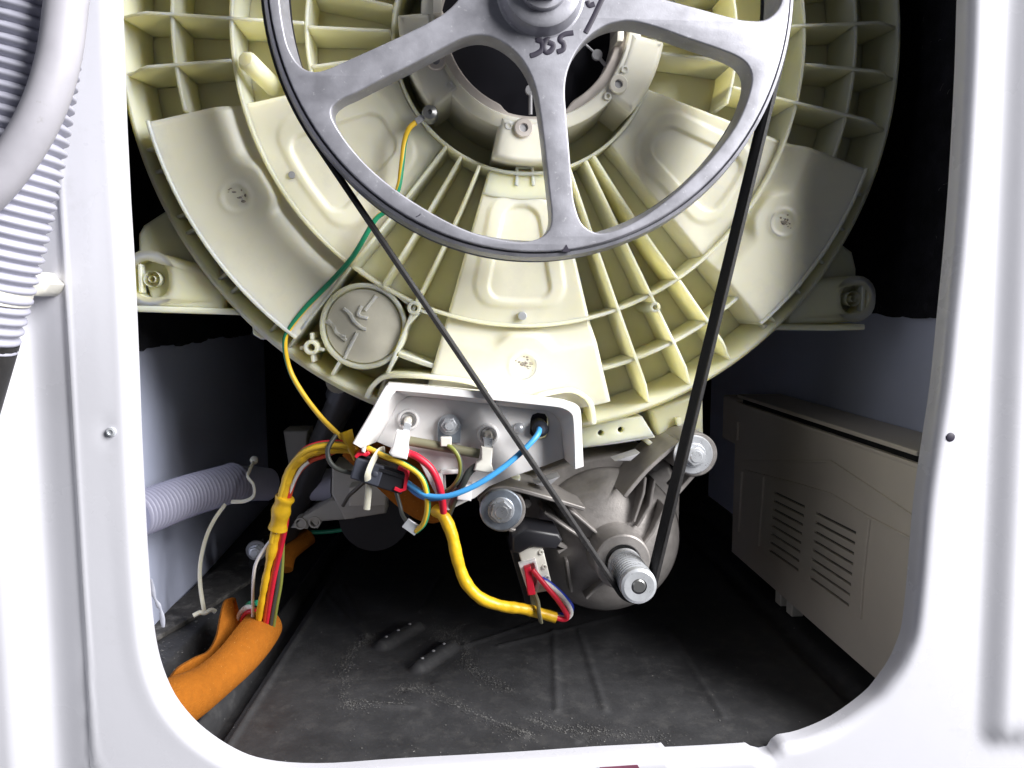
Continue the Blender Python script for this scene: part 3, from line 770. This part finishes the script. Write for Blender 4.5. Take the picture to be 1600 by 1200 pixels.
for i in range(N):
    d = (pv[(i + 1) % N] - pv[i - 1]).normalized(); nr_ = Vector((d.y, -d.x))
    for o_, y in prof: q = pv[i] + nr_ * o_; vs.append((q.x, y, q.y))
m_ = len(prof)
MBb = MB().add(vs, [(i * m_ + j, ((i + 1) % N) * m_ + j, ((i + 1) % N) * m_ + (j + 1) % m_, i * m_ + (j + 1) % m_) for i in range(N) for j in range(m_)])
tag(MBb.build('drive_belt', M['beltm'], smooth=30), 'black ribbed rubber drive belt running from the large pulley to the motor', 'belt')

# ================================================================== HEATER TERMINAL COVER
htr = thing('heater_cover', 'white plastic heater terminal cover with open front under the tub', 'heater cover', (.0, .055, -.13))
Wm = M['white']
of = [(551, 692), (560, 676), (580, 642), (598, 609), (606, 600), (620, 599), (740, 610), (860, 622), (888, 627), (902, 633), (907, 646), (909, 690), (911, 728)]
ob = [(553, 690), (563, 673), (583, 639), (600, 607), (607, 598), (621, 597), (740, 608), (860, 621), (886, 626), (899, 634), (902, 646), (900, 690), (898, 722)]
inf = [(564, 700), (573, 684), (594, 649), (610, 622), (618, 613), (630, 611), (742, 622), (856, 634), (880, 638), (892, 645), (896, 655), (898, 690), (899, 733)]
inb = [(590, 690), (600, 674), (612, 652), (622, 634), (634, 623), (650, 620), (742, 630), (840, 642), (858, 646), (868, 656), (873, 668), (876, 690), (880, 715)]
rails = [[U(*p, .082) for p in ob], [U(*p, .0475) for p in of], [U(*p, .0450) + Vector((.0004, 0, -.0004)) for p in of], [U(*p, .0450) for p in inf], [U(*p, .0475) for p in inf], [U(*p, .068) for p in inb]]
rails = [crv(r_, 3) for r_ in rails]; K = len(rails[0]); vs = [p for r_ in rails for p in r_]
m = MB().add(vs, [(j * K + i, j * K + i + 1, (j + 1) * K + i + 1, (j + 1) * K + i) for j in range(5) for i in range(K - 1)])
m.add([r_[0] for r_ in rails], [tuple(range(6))]); m.add([r_[-1] for r_ in rails], [tuple(range(6))])
m.build('cover_shroud', Wm, htr, smooth=50)
bp = XZ([(588, 690), (600, 670), (624, 626), (640, 619), (742, 628), (862, 642), (876, 660), (881, 716), (850, 728), (800, 745), (764, 760), (742, 778), (732, 782), (700, 798), (690, 790), (655, 722), (630, 708)], .066)
slot = XZ([(696, 740), (716, 740), (716, 762), (697, 764)], .066)
hole = XZ([(829, 655), (832, 648), (840, 645), (852, 647), (857, 655), (857, 675), (853, 684), (843, 687), (833, 685), (828, 678)], .066)
MB().plate(bp, [slot, hole], .0655, .0690, .0006).build('back_plate', Wm, htr, smooth=40)
MB().plate(XZ([(566, 686), (574, 690), (571, 706), (566, 704)], .058), (), .054, .062, .0006).build('cover_peg', Wm, htr)
MB().plate(XZ([(716, 758), (738, 756), (736, 782), (714, 780)], .058), (), .056, .066, .0008).build('cover_peg', Wm, htr)
for pts in ([(688, 738), (690, 770)], [(688, 738), (718, 736)]): MB().wall(XZ(pts, .062), .0028, .060, .066).build('slot_frame', Wm, htr, bevel=.0006)
MB().plate(hole, (), .074, .076, 0).build('sensor_recess', M['ink'], htr)
# insulated terminals with steel tips
for px, py in ((638, 656), (763, 679)):
    v = U(px, py, .064); c = (v.x, v.z)
    MB().lathe([(.0050, .067), (.0050, .0636), (.0056, .0630), (.0066, .0634), (.0074, .066)], c, 32).build('terminal_collar', Wm, htr)
    MB().lathe([(.0024, .0660), (.0048, .0662), (.0050, .0640), (.0046, .0632)], c, 28).build('terminal_ring', M['castgrey'], htr)
    MB().lathe([(0, .0545), (.0014, .0545), (.0024, .0560), (.0026, .067)], c, 20).build('terminal_stem', M['brightring'], htr)
v = U(702, 663, .064); c = (v.x, v.z)
ep = MB().plate(XZ([(684, 690), (684, 662), (688, 653), (695, 648), (703, 647), (712, 650), (718, 657), (720, 665), (719, 692)], .064), (), .0630, .0650, .0004).build('earth_tab', M['washer'], htr)
MB().lathe([(.004, .0634), (.004, .0622), (.0068, .0620), (.0070, .063)], c, 30).build('washer', M['steel'], ep)
MB().plate([(c[0] + .0052 * cos(pi / 3 * k), c[1] + .0052 * sin(pi / 3 * k)) for k in range(6)], (), .0585, .0622, .0006).build('nut', M['steel'], ep)
MB().lathe([(0, .0540), (.0022, .0540), (.0028, .0550), (.0028, .060)], c, 18).build('stud', M['steel'], ep)
v = U(811, 669, .064)
MB().ball((v.x, .0645, v.z), .0036, 8, sq=(1, .8, 1)).build('dome_rivet', M['steel'], htr)
a, b = U(640, 689, .058), U(749, 709, .058)
MB().tube([a, b], .0032, 16).build('heater_rod', M['sleeve'], htr)
v = U(697, 690, .054); MB().box((v.x - .0035, .0525, v.z - .003), (v.x + .0035, .057, v.z + .003)).build('rod_clip', M['conn'], htr, bevel=.0006)
v = U(843, 668, .066)
MB().lathe([(0, .0545), (.0022, .0545), (.0030, .0580), (.0052, .0600), (.0054, .076)], (v.x, v.z), 26).build('sensor_plug', M['plug'], htr)

# ================================================================== WIRES
def path3(pts, n=8):
    return crv([U(*p) for p in pts], n)
def wire(name, label, pts, r, m, n=8, cat='wire', stripe=None, twist=0, parent=None):
    mm = MB().tube(path3(pts, n), r, 10, stripe=stripe, twist=twist)
    o = mm.build(name, m, parent)
    if label: tag(o, label, cat)
    return o
# earth wire from the bearing housing screw down behind the belt
ew = wire('earth_wire', 'green and yellow striped earth wire running down over the ribbed tub', [(653, 189, .080), (640, 200, .079), (632, 222, .080), (628, 255, .080), (622, 295, .081), (605, 327, .083), (585, 345, .084), (552, 400, .085), (520, 437, .086), (480, 478, .086), (455, 510, .087),
      (445, 535, .088), (452, 575, .092), (470, 610, .09), (500, 650, .085), (530, 680, .080), (545, 692, .078)], .00175, [M['ylw'], M['green']], 8, stripe=5, twist=7.0)
v = U(672, 178, .080); c = (v.x, v.z)
MB().lathe([(0, .0765), (.0012, .0765), (.0016, .0745), (.0044, .0755), (.0050, .0765), (.0052, .0780), (.0052, .086)], c, 24).build('ring_screw', M['darkmetal'], ew)
MB().tube([U(665, 181, .078), U(650, 190, .079)], .0022, 10, ell=.6).build('crimp_lug', M['castgrey'], ew)
# main harness
hs = thing('wiring_harness', 'yellow taped wiring harness arching down into the orange foam sleeve', 'wiring harness', tuple(U(420, 950, .125)))
main = [(560, 702, .074), (530, 700, .074), (500, 702, .076), (475, 712, .08), (455, 735, .087), (443, 770, .093), (435, 810, .1), (427, 850, .107), (416, 900, .114), (409, 940, .123), (402, 985, .138)]
MB().tube(path3(main, 8), lambda t: (.0036 if t < .75 else .0026) + .0002 * sin(t * 63) + .00018 * sin(t * 140 + 2), 14).build('taped_trunk', M['yellow'], hs)
def off(pts, dx, dy, dyd=0): return [(a + dx, b + dy, c + dyd) for a, b, c in pts]
strands = [('redl', 8, -3, .002, .0016, 0, 11), ('red', 12, 6, .001, .0019, 4, 11), ('greyw', 18, 8, .002, .0017, 6, 11), ('olive', 23, 8, .003, .0014, 6, 11), ('ylw', -3, -3, -.003, .0018, 0, 8), ('olive', -2, -6, .002, .0018, 0, 5), ('red', 0, -9, .004, .0017, 0, 5)]
for k, (mn, dx, dy, dd, r_, i0, i1) in enumerate(strands):
    pts = [(a + dx * q, b + dy * q, c + dd) for (a, b, c), q in zip(main[i0:i1], [.3 + .7 * min(1, i / 2) if i0 else 1 for i in range(i1 - i0)])]
    if mn == 'redl' : pts = [(a - (5 if i < 2 else 0), b + (13 if i > 1 else 6), c) for i, (a, b, c) in enumerate(pts)]
    MB().tube(path3(pts, 8), r_, 10).build('strand', M[mn], hs)
wire('strand', None, [(482, 722, .080), (470, 733, .083), (458, 755, .089), (450, 780, .095), (440, 812, .099), (430, 835, .102), (415, 855, .108), (400, 880, .113), (396, 905, .12), (395, 940, .128), (395, 970, .135)], .0012, M['whitew'], parent=hs)
MB().tube(path3([(446, 776, .0935), (440, 795, .096), (434, 826, .1015)], 6), lambda t: .0062 + .0006 * sin(t * 14), 16, ell=.75).build('tape_wrap', M['yellow'], hs)
MB().tube(path3([(540, 674, .072), (546, 690, .071), (553, 708, .070), (556, 719, .071)], 5), lambda t: .0046 - .0032 * t, 10, ell=.6).build('tape_tail', M['yellow'], hs)
# bundle of red, white and green wires bent back at the sleeve mouth
for px, mn in (([(398, 955, .14), (386, 958, .142), (380, 968, .142), (384, 980, .14)], 'red'), ([(395, 950, .145), (384, 950, .147), (374, 962, .147), (377, 976, .145)], 'whitew'), ([(402, 942, .146), (388, 945, .149), (378, 966, .149), (374, 972, .147)], 'green')):
    MB().tube(path3(px, 6), .0022, 10).build('strand', M[mn], hs)
# orange foam sleeve with a torn-open flap
fs_ = thing('foam_sleeve', 'orange foam sleeve with torn-open flap at the lower left corner', 'foam sleeve', tuple(U(330, 1040, .08)))
pth = crv([U(412, 975, .150), U(390, 1003, .128), U(358, 1040, .095), U(318, 1074, .064), U(280, 1096, .040), U(236, 1118, .020)], 8)
vs = []; NB = 26; T_ = len(pth)
m = MB()
def frames(pth):
    out = []
    for i in range(len(pth)):
        t = (pth[min(i + 1, len(pth) - 1)] - pth[max(i - 1, 0)]).normalized(); sx = t.cross(Vector((0, 0, 1))).normalized(); out.append((t, sx, sx.cross(t)))
    return out
FR = frames(pth); rows = []
for i, (p, (t, sx, uz)) in enumerate(zip(pth, FR)):
    row = []; q = i / (T_ - 1); ro = .0150 + .0012 * sin(q * 9); ri = ro - .0050
    A = [radians(68 + 285 * k / NB) for k in range(NB + 1)]
    for a in A: row.append(p + sx * ro * cos(a) + uz * ro * sin(a))
    for a in reversed(A): row.append(p + sx * ri * cos(a) + uz * ri * sin(a))
    rows.append(row)
W = len(rows[0]); vs = [v for r_ in rows for v in r_]
fsx = [(i * W + j, i * W + (j + 1) % W, (i + 1) * W + (j + 1) % W, (i + 1) * W + j) for i in range(T_ - 1) for j in range(W)]
fsx += [tuple(range(W)), tuple((T_ - 1) * W + j for j in range(W))]
m.add(vs, fsx); m.build('sleeve_body', M['orange'], fs_, smooth=60)
free = [U(364, 934, .142), U(352, 940, .140), U(345, 965, .128), U(339, 995, .112), U(326, 1018, .098), U(302, 1030, .082), U(275, 1048, .064), U(250, 1085, .04)]
crs = [U(368, 934, .146), U(374, 958, .146), U(378, 985, .137), U(366, 1012, .118), U(346, 1036, .099), U(318, 1058, .078), U(290, 1078, .057), U(258, 1100, .036)]
fr_, cr_ = crv(free, 5), crv(crs, 5); K = len(fr_); rows = []
for i in range(K):
    row = []
    for s_ in range(9):
        t = s_ / 8; p = fr_[i].lerp(cr_[i], t); p = p + Vector((-.002, .004, -.006)) * sin(pi * t); row.append(p)
    rows.append(row + [p + Vector((-.0022, .0035, -.001)) for p in reversed(row)])
W = 18
MB().add([v for r_ in rows for v in r_], [(i * W + j, i * W + (j + 1) % W, (i + 1) * W + (j + 1) % W, (i + 1) * W + j) for i in range(K - 1) for j in range(W)] + [tuple(range(W)), tuple((K - 1) * W + j for j in range(W))]).build('sleeve_flap', M['orange'], fs_, smooth=70)
MB().plate([(p.x, p.z) for p in (U(418, 962, .155), U(427, 962, .155), U(427, 975, .155), U(420, 985, .155))], (), .153, .157, .0005).build('sleeve_edge', M['orange'], fs_)
# orange foam strip behind the connector
of_ = MB()
fr_ = crv([U(545, 690, .092), U(580, 690, .090), U(640, 700, .088), U(678, 720, .086), U(700, 770, .086), U(708, 800, .086)], 5)
cr_ = crv([U(535, 712, .100), U(566, 740, .100), U(596, 768, .098), U(622, 792, .096), U(652, 812, .094), U(676, 818, .092)], 5)
K = len(fr_); rows = []
for i in range(K):
    row = [fr_[i].lerp(cr_[i], s_ / 6) + Vector((0, -.006, 0)) * sin(pi * s_ / 6) for s_ in range(7)]
    rows.append(row + [p + Vector((0, .004, 0)) for p in reversed(row)])
W = 14
of_.add([v for r_ in rows for v in r_], [(i * W + j, i * W + (j + 1) % W, (i + 1) * W + (j + 1) % W, (i + 1) * W + j) for i in range(K - 1) for j in range(W)] + [tuple(range(W)), tuple((K - 1) * W + j for j in range(W))])
tag(of_.build('foam_wrap', M['orange'], smooth=60), 'orange foam wrap hanging behind the black connector and red wire', 'foam wrap')
# black inline connector with red latch frames, held by a tie
cn = thing('inline_connector', 'black inline plug with red end frames strapped below the white heater cover', 'connector', tuple(U(595, 735, .066)))
a, b = U(556, 728, .064), U(634, 752, .064); d = (b - a); cpt = (a + b) / 2; ln = d.length / 2; dx = d.normalized(); dz = Vector((0, 1, 0)).cross(dx).normalized() * -1
if dz.z < 0: dz = -dz
MB().obox(cpt + dx * .004, dx * (ln - .004), Vector((0, .007, 0)), dz * .0078).build('plug_body', M['blk'], cn, bevel=.0012)
MB().obox(a + dx * .0085, dx * .0095, Vector((0, .0078, 0)), dz * .0072).build('plug_cap', M['plug'], cn, bevel=.0012)
MB().obox(cpt + dx * .008 - Vector((0, .0074, 0)) + dz * .004, dx * .010, Vector((0, .0006, 0)), dz * .0012).build('latch_bar', M['blk'], cn, bevel=.0004)
q0 = cpt + dx * (ln + .0005)
def redframe(pl, nm='red_latch'):
    MB().wall([(p.x, p.z) for p in pl], .0024, .0555, .070).build(nm, M['red'], cn, bevel=.0005)
redframe([U(*p, .056) for p in ((622, 731), (633, 735), (636, 742), (632, 765), (625, 767), (616, 763))])
redframe([U(*p, .056) for p in ((555, 715), (560, 710), (566, 709), (572, 711), (577, 707))])
MB().ball(tuple(U(586, 741, .0565)), .0022, 6, sq=(1, .4, 1)).build('latch_button', M['plug'], cn)
t_ = crv([U(600, 703, .062), U(592, 706, .056), U(582, 722, .0535), (U(575, 740, .053)), U(575, 750, .056)], 6)
tm = MB().tube(t_, .0024, 8, ell=.35); tm.tube([U(577, 752, .060), U(575, 775, .064), U(573, 796, .066)], .0022, 8, ell=.4)
tag(tm.build('cable_tie', M['tie']), 'translucent nylon cable tie strapped round the black inline plug', 'cable tie')
wire('grey_wire', 'dark grey wire looping from the yellow harness to the black plug', [(525, 680, .072), (513, 700, .067), (514, 718, .065), (525, 731, .064), (545, 738, .064), (565, 742, .064)], .0016, M['greyw'])
wire('brown_wire', 'thin brown wire dropping from the black plug into the pump', [(570, 752, .074), (556, 765, .085), (545, 775, .095), (536, 790, .105)], .0013, M['greyw'])
# red, earth, black and blue heater leads
rw = wire('red_heater_lead', 'red wire with a white spade sleeve on the left heater terminal', [(638, 708, .052), (652, 714, .050), (672, 730, .049), (684, 752, .050), (690, 775, .054), (693, 800, .062)], .0024, M['red'])
MB().plate(XZ([(620, 672), (640, 674), (638, 692), (639, 704), (636, 717), (614, 713), (608, 707), (614, 694)], .050), (), .047, .055, .0012).build('spade_sleeve', M['white'], rw)
MB().plate(XZ([(632, 660), (643, 662), (640, 676), (629, 674)], .051), (), .0505, .0520, .0003).build('spade_tip', M['steel'], rw)
kw = wire('black_heater_lead', 'black wire with a white spade sleeve on the right heater terminal', [(745, 728, .054), (733, 738, .054), (722, 758, .056), (708, 785, .064), (700, 805, .075)], .0024, M['greyw'])
MB().plate(XZ([(752, 697), (770, 699), (768, 724), (771, 735), (762, 738), (740, 734), (744, 722), (752, 716)], .052), (), .049, .057, .0012).build('spade_sleeve', M['conn'], kw)
MB().plate(XZ([(755, 683), (770, 685), (768, 701), (757, 699)], .052), (), .0515, .0530, .0003).build('spade_tip', M['steel'], kw)
wire('heater_earth_lead', 'dark olive earth wire curling down from the middle heater tab', [(700, 695, .054), (712, 706, .052), (719, 722, .052), (719, 742, .053), (710, 758, .056), (698, 768, .064)], .0017, [M['greyw'], M['olive']], stripe=5, twist=2)
bw = wire('blue_sensor_wire', 'light blue wire curving from the heater sensor to the black plug', [(843, 670, .056), (838, 682, .050), (815, 706, .046), (780, 735, .043), (740, 760, .042), (700, 775, .044), (668, 775, .049), (650, 764, .054), (636, 754, .058)], .0019, M['skyw'], n=10)
wire('sky_blue_twin', None, [(690, 778, .047), (668, 779, .051), (650, 771, .056), (634, 756, .060)], .0016, M['blue'], parent=bw).name = 'twin_strand'
yg = wire('short_earth_wire', 'short yellow and green earth wire hooking down beside the black plug', [(575, 700, .060), (600, 712, .054), (630, 725, .051), (655, 742, .050), (666, 765, .050), (668, 795, .052), (662, 818, .056), (650, 830, .060)], .0019, [M['green'], M['ylw']], stripe=6, twist=1.3, n=10)
MB().obox(U(643, 823, .060), (.004, 0, -.003), (0, .0012, 0), (.0022, 0, .0028)).build('crimp_lug', M['steel'], yg, bevel=.0004)
wire('grey_lead', 'dark grey lead ending in a black crimp below the black plug', [(618, 765, .080), (625, 790, .078), (629, 805, .074), (640, 822, .066)], .0014, M['greyw'])
# motor cable
mc = thing('motor_cable', 'yellow taped cable sagging from the foam wrap to the motor plug', 'cable', tuple(U(740, 930, .08)))
MB().tube(path3([(680, 797, .075), (693, 806, .070), (706, 835, .068), (715, 875, .068), (728, 910, .068), (752, 935, .068), (785, 947, .069), (815, 951, .070), (840, 957, .071), (868, 965, .072)], 10), lambda t: .0043 + .00016 * sin(t * 46) + .00009 * sin(t * 113 + 1) - .0006 * t, 14).build('taped_sheath', M['yellow'], mc)
for px, mn, r_ in (([(862, 963, .072), (880, 968, .072), (886, 962, .0705), (873, 940, .068), (855, 918, .067), (832, 890, .068)], 'red', .0018), ([(862, 960, .073), (884, 966, .074), (892, 956, .073), (882, 938, .072), (862, 918, .071), (840, 905, .072)], 'whitew', .0018),
                   ([(864, 960, .075), (886, 962, .076), (892, 948, .076), (880, 932, .076), (858, 912, .075), (845, 905, .076)], 'navy', .0021)):
    MB().tube(path3(px, 8), r_, 10).build('strand', M[mn], mc)
tm = MB().tube(path3([(834, 925, .073), (840, 940, .067), (842, 955, .065), (845, 972, .067)], 5), .0024, 8, ell=.5); tm.tube(path3([(832, 925, .078), (834, 945, .079), (838, 962, .079)], 4), .0020, 8, ell=.5)
tag(tm.build('cable_tie', M['sleeve']), 'dull brownish cable tie round the motor cable below the motor plug', 'cable tie')

# ================================================================== PUMP, STRUTS AND REAR PIECES
pm = thing('drain_pump', 'dim ivory drain pump deep in the back left of the cabinet', 'pump', tuple(U(560, 830, .26)))
Pm = M['pump']
MB().plate(XZ([(520, 728), (600, 738), (604, 800), (540, 810), (519, 770)], .20), (), .195, .24, .002).build('pump_connector', Pm, pm)
MB().plate(XZ([(546, 760), (604, 748), (604, 790), (546, 790)], .18), (), .176, .20, .002).build('pump_connector', Pm, pm)
MB().plate(XZ([(456, 822), (475, 805), (520, 778), (550, 785), (555, 808), (500, 812), (498, 824), (488, 812), (482, 824)], .22), (), .214, .26, .0015).build('pump_bracket', Pm, pm)
for px, py in ((470, 817), (492, 815)): 
    v = U(px, py, .215); MB().lathe([(.0035, .226), (.0037, .2125), (.005, .2125), (.0052, .226)], (v.x, v.z), 20).build('bracket_eye', Pm, pm)
MB().tube([U(487, 757, .24), U(520, 757, .24)], .014, 20).build('pump_outlet', M['hose'], pm)
v = U(590, 800, .25); MB().lathe([(0, .22), (.030, .22), (.032, .23), (.032, .34)], (v.x, v.z + .004), 40).build('pump_motor', M['blk'], pm)
MB().tube(path3([(528, 755, .21), (536, 780, .20), (545, 800, .205)], 5), .002, 8).build('pump_wire', M['green'], pm)
tag(MB().plate(XZ([(444, 672), (482, 672), (478, 720), (452, 724), (448, 700)], .34), (), .335, .37, .002).build('rear_bracket', Pm), 'small dim ivory bracket seen far back above the yellow harness', 'bracket')
st = thing('damper_strut', 'black shock absorber strut slanting down behind the yellow harness', 'shock absorber', tuple(U(470, 780, .24)))
MB().tube([U(545, 600, .17), U(505, 690, .21), U(440, 850, .27)], .011, 18).build('strut_tube', M['rubber'], st)
MB().tube([U(549, 590, .166), U(535, 622, .178)], .0135, 18).build('strut_collar', M['blk'], st)
bk = thing('foot_bolt', 'shiny bolt with washer standing at the dusty left tray ledge', 'bolt', tuple(U(402, 862, .26)))
bolt(XZ([(402, 858)], .255)[0], .25, .009, bk, wm='castgrey', hexr=.0052)
MB().plate(XZ([(388, 850), (412, 840), (420, 880), (392, 886)], .256), (), .253, .257, .0005).build('bolt_plate', M['dark'], bk)
pf = crv([U(482, 838, .27), U(465, 852, .26), U(450, 868, .25), (U(446, 890, .24))], 6)
tag(MB().tube(pf, lambda t: .0085 - .002 * t, 14).build('foam_offcut', M['orange']), 'short orange foam offcut lying in shade behind the harness', 'foam offcut')
wire('floor_wire', 'dark green wire lying across the back of the black tray', [(480, 832, .27), (520, 830, .26), (560, 822, .25), (610, 815, .25)], .002, M['green'])
# ribbed drain hose on the left wall with its long tie
def corr(pts, r, pitch, amp, name, m, parent=None, n=22, smooth_from=None):
    P0 = crv(pts, 10); L = [0]
    for i in range(1, len(P0)): L.append(L[-1] + (P0[i] - P0[i - 1]).length)
    tot = L[-1]; ns = int(tot / pitch * 8); PP = []; j = 0
    for k in range(ns + 1):
        d = tot * k / ns
        while j < len(L) - 2 and L[j + 1] < d: j += 1
        PP.append(P0[j].lerp(P0[j + 1], (d - L[j]) / max(1e-9, L[j + 1] - L[j])))
    def rr(t):
        d = t * tot
        if smooth_from and t > smooth_from: return r
        return r + amp * (sqrt(max(0, .5 + .5 * cos(2 * pi * d / pitch))) - .6) * 1.4
    return MB().tube(PP, rr, n).build(name, m, parent, smooth=80)
h1 = corr([U(205, 808, .115), U(240, 795, .135), U(290, 776, .165), U(345, 760, .195), U(370, 752, .21)], .0152, .0037, .0022, 'corrugated_hose', M['hosein'])
tag(h1, 'lavender grey corrugated hose running along the inner left wall', 'hose')
MB().tube([U(352, 757, .200), U(392, 755, .225), U(418, 757, .24)], lambda t: .0152 - .001 * t, 24).build('hose_cuff', M['hosein'], h1)
tie = MB().tube(path3([(397, 720, .20), (390, 735, .185), (387, 745, .175), (396, 758, .17), (396, 775, .17), (382, 783, .172), (362, 784, .175)], 7), .0018, 8, ell=.6)
tie.tube(path3([(352, 788, .180), (335, 812, .172), (322, 840, .168), (313, 880, .165), (313, 915, .163), (319, 955, .160)], 7), .0018, 8, ell=.6)
tie.tube(path3([(302, 962, .156), (312, 957, .158), (320, 958, .160), (330, 953, .162), (337, 956, .163)], 4), .0018, 8)
tie.ball(tuple(U(397, 719, .20)), .0035, 6)
tag(tie.build('anchor_tie', M['tie']), 'long pale cable tie with a T foot hanging from the lavender hose', 'cable tie')
tag(MB().tube(path3([(236, 905, .03), (240, 930, .03), (247, 945, .03), (252, 955, .03), (255, 980, .03)], 4), lambda t: .0007 + .0009 * sin(t * 9) ** 2, 7, ell=.4).build('film_scrap', M['plume']), 'crumpled shred of clear film sticking to the left opening edge', 'film scrap')

# ================================================================== CONTROL BOX
bx = thing('control_box', 'beige plastic control box with louvres fixed to the inner right wall', 'control box', (.32, .2, -.267))
XB = .300; zt_, zb_ = -.103, -.266; Ya, Yb_ = .032, .352
def YZ(pts): return [(v.y, v.z) for v in (UX(a, b, XB) for a, b in pts)]
FN = lambda u, v, q: (q, u, v)
holes = []
def slots(tl, tr, bl_, br_, n):
    for k in range(n):
        t = k / (n - 1)
        a = (tl[0] + (bl_[0] - tl[0]) * t, tl[1] + (bl_[1] - tl[1]) * t); b = (tr[0] + (br_[0] - tr[0]) * t, tr[1] + (br_[1] - tr[1]) * t)
        p, q = UX(*a, XB), UX(*b, XB); h = .0010
        holes.append([(p.y, p.z - h), (q.y, q.z - h), (q.y, q.z + h), (p.y, p.z + h)])
slots((1209, 769), (1257, 792), (1201, 859), (1247, 891), 8)
slots((1274, 801), (1337, 833), (1265, 902), (1326, 946), 8)
o_ = [(Yb_, zt_), (Yb_, zb_), (Ya, zb_), (Ya, zt_)]
MB().plate(o_, holes, XB, XB + .003, .0006, fn=FN).build('box_face', M['box'], bx)
MB().box((XB + .0032, Ya + .001, zb_ + .001), (XR - .001, Yb_ - .001, zt_ - .001)).build('box_body', M['box'], bx)
MB().box((XB + .0030, .09, -.235), (XB + .0036, .33, -.125)).build('slot_shade', M['ink'], bx)  # black sheet painting the box's inner shade behind the slots
MB().box((XB - .003, Ya, zt_ + .0055), (XR - .001, Yb_ - .010, zt_ + .0090)).build('box_lid', M['box'], bx, bevel=.0008)
MB().box((XB + .003, Ya + .002, zt_ - .001), (XR - .002, Yb_ - .012, zt_ + .0057)).build('lid_seal', M['dark'], bx)
MB().box((XB - .001, Ya, zt_ - .003), (XB + .003, Yb_ - .03, zt_ + .0002)).build('box_rim', M['box'], bx, bevel=.0006)
def ridge(px, t=.0022):
    pts = [Vector(p) for p in YZ(px)]
    m = MB().wall([tuple(p) for p in pts], t, 0, 1); m.v = [(XB - .0017 if y < .5 else XB + .001, x, z) for x, y, z in m.v]
    m.build('trim_ridge', M['box'], bx, bevel=.0005)
ridge([(1160, 720), (1300, 721), (1365, 764), (1430, 808)], .0018)
ridge([(1165, 735), (1250, 757), (1300, 772), (1356, 806), (1425, 842)], .0018)
ridge([(1160, 736), (1155, 830)], .0032); ridge([(1194, 744), (1186, 852)], .0032)
ridge([(1360, 810), (1350, 900), (1346, 966)], .0028)
MB().box((XB + .002, Yb_ - .001, -.150), (XR - .002, Yb_ + .045, zt_ + .002)).build('box_end', M['box'], bx, bevel=.002)
v = UX(1152, 672, XB); MB().box((XB - .003, v.y - .006, v.z - .010), (XB, v.y, v.z + .010)).build('box_catch', M['box'], bx, bevel=.0008)
for px in ((1222, 968), (1240, 975)):
    v = UX(*px, XB + .006); MB().box((XB + .001, v.y - .006, ZF + .001), (XB + .012, v.y + .006, zb_ + .001)).build('box_foot', M['conn'], bx, bevel=.001)

# ================================================================== OUTSIDE HOSES
dh = corr([U(62, -150, -.035), U(45, 0, -.035), U(30, 120, -.035), U(12, 230, -.036), U(-10, 340, -.036), U(-38, 450, -.036), U(-62, 530, -.036)], .0235, .0052, .0021, 'drain_hose', M['hose'], n=36)
tag(dh, 'thick grey corrugated drain hose on the outside at the left', 'hose')
v1, v2 = U(-66, 520, -.036), U(-100, 640, -.036)
MB().tube([v1.lerp(v2, -.02), v1, v1.lerp(v2, .6), v2], lambda t: .0262, 28).build('hose_cuff', M['rubber'], dh)
sm = crv([U(118, -160, -.058), U(108, -50, -.060), U(104, 0, -.060), U(92, 90, -.061), U(68, 168, -.062), U(30, 238, -.062), U(-25, 305, -.062), U(-90, 350, -.06)], 12)
tag(MB().tube(sm, .0088, 28).build('smooth_hose', M['hosel']), 'smooth pale grey rubber hose curving over the corrugated drain hose', 'hose')
tm = MB()
ca_, cb_ = U(-48, 440, -.036), U(-54, 462, -.036); ax = (cb_ - ca_).normalized(); e1 = ax.cross(Vector((0, 1, 0))).normalized(); e2 = ax.cross(e1)
ringp = []
m_ = []
for k in range(49):
    a = 2 * pi * k / 48; ringp.append(ca_ + e1 * .0262 * cos(a) + e2 * .0262 * sin(a))
NR_ = len(ringp); vs = []
for k, p in enumerate(ringp):
    rad = (p - ca_).normalized()
    vs += [p + rad * .0009 - ax * .0045, p + rad * .0009 + ax * .0045, p - rad * .0009 + ax * .0045, p - rad * .0009 - ax * .0045]
tm.add(vs, [(k * 4 + j, (k + 1) * 4 + j, (k + 1) * 4 + (j + 1) % 4, k * 4 + (j + 1) % 4) for k in range(NR_ - 1) for j in range(4)])
tm.plate(XZ([(42, 430), (62, 425), (74, 437), (84, 444), (76, 456), (66, 463), (44, 462)], -.012), (), -.016, .006, .002)
tag(tm.build('hose_clip', M['conn']), 'white nylon clip band holding the drain hose to the panel', 'hose clip')
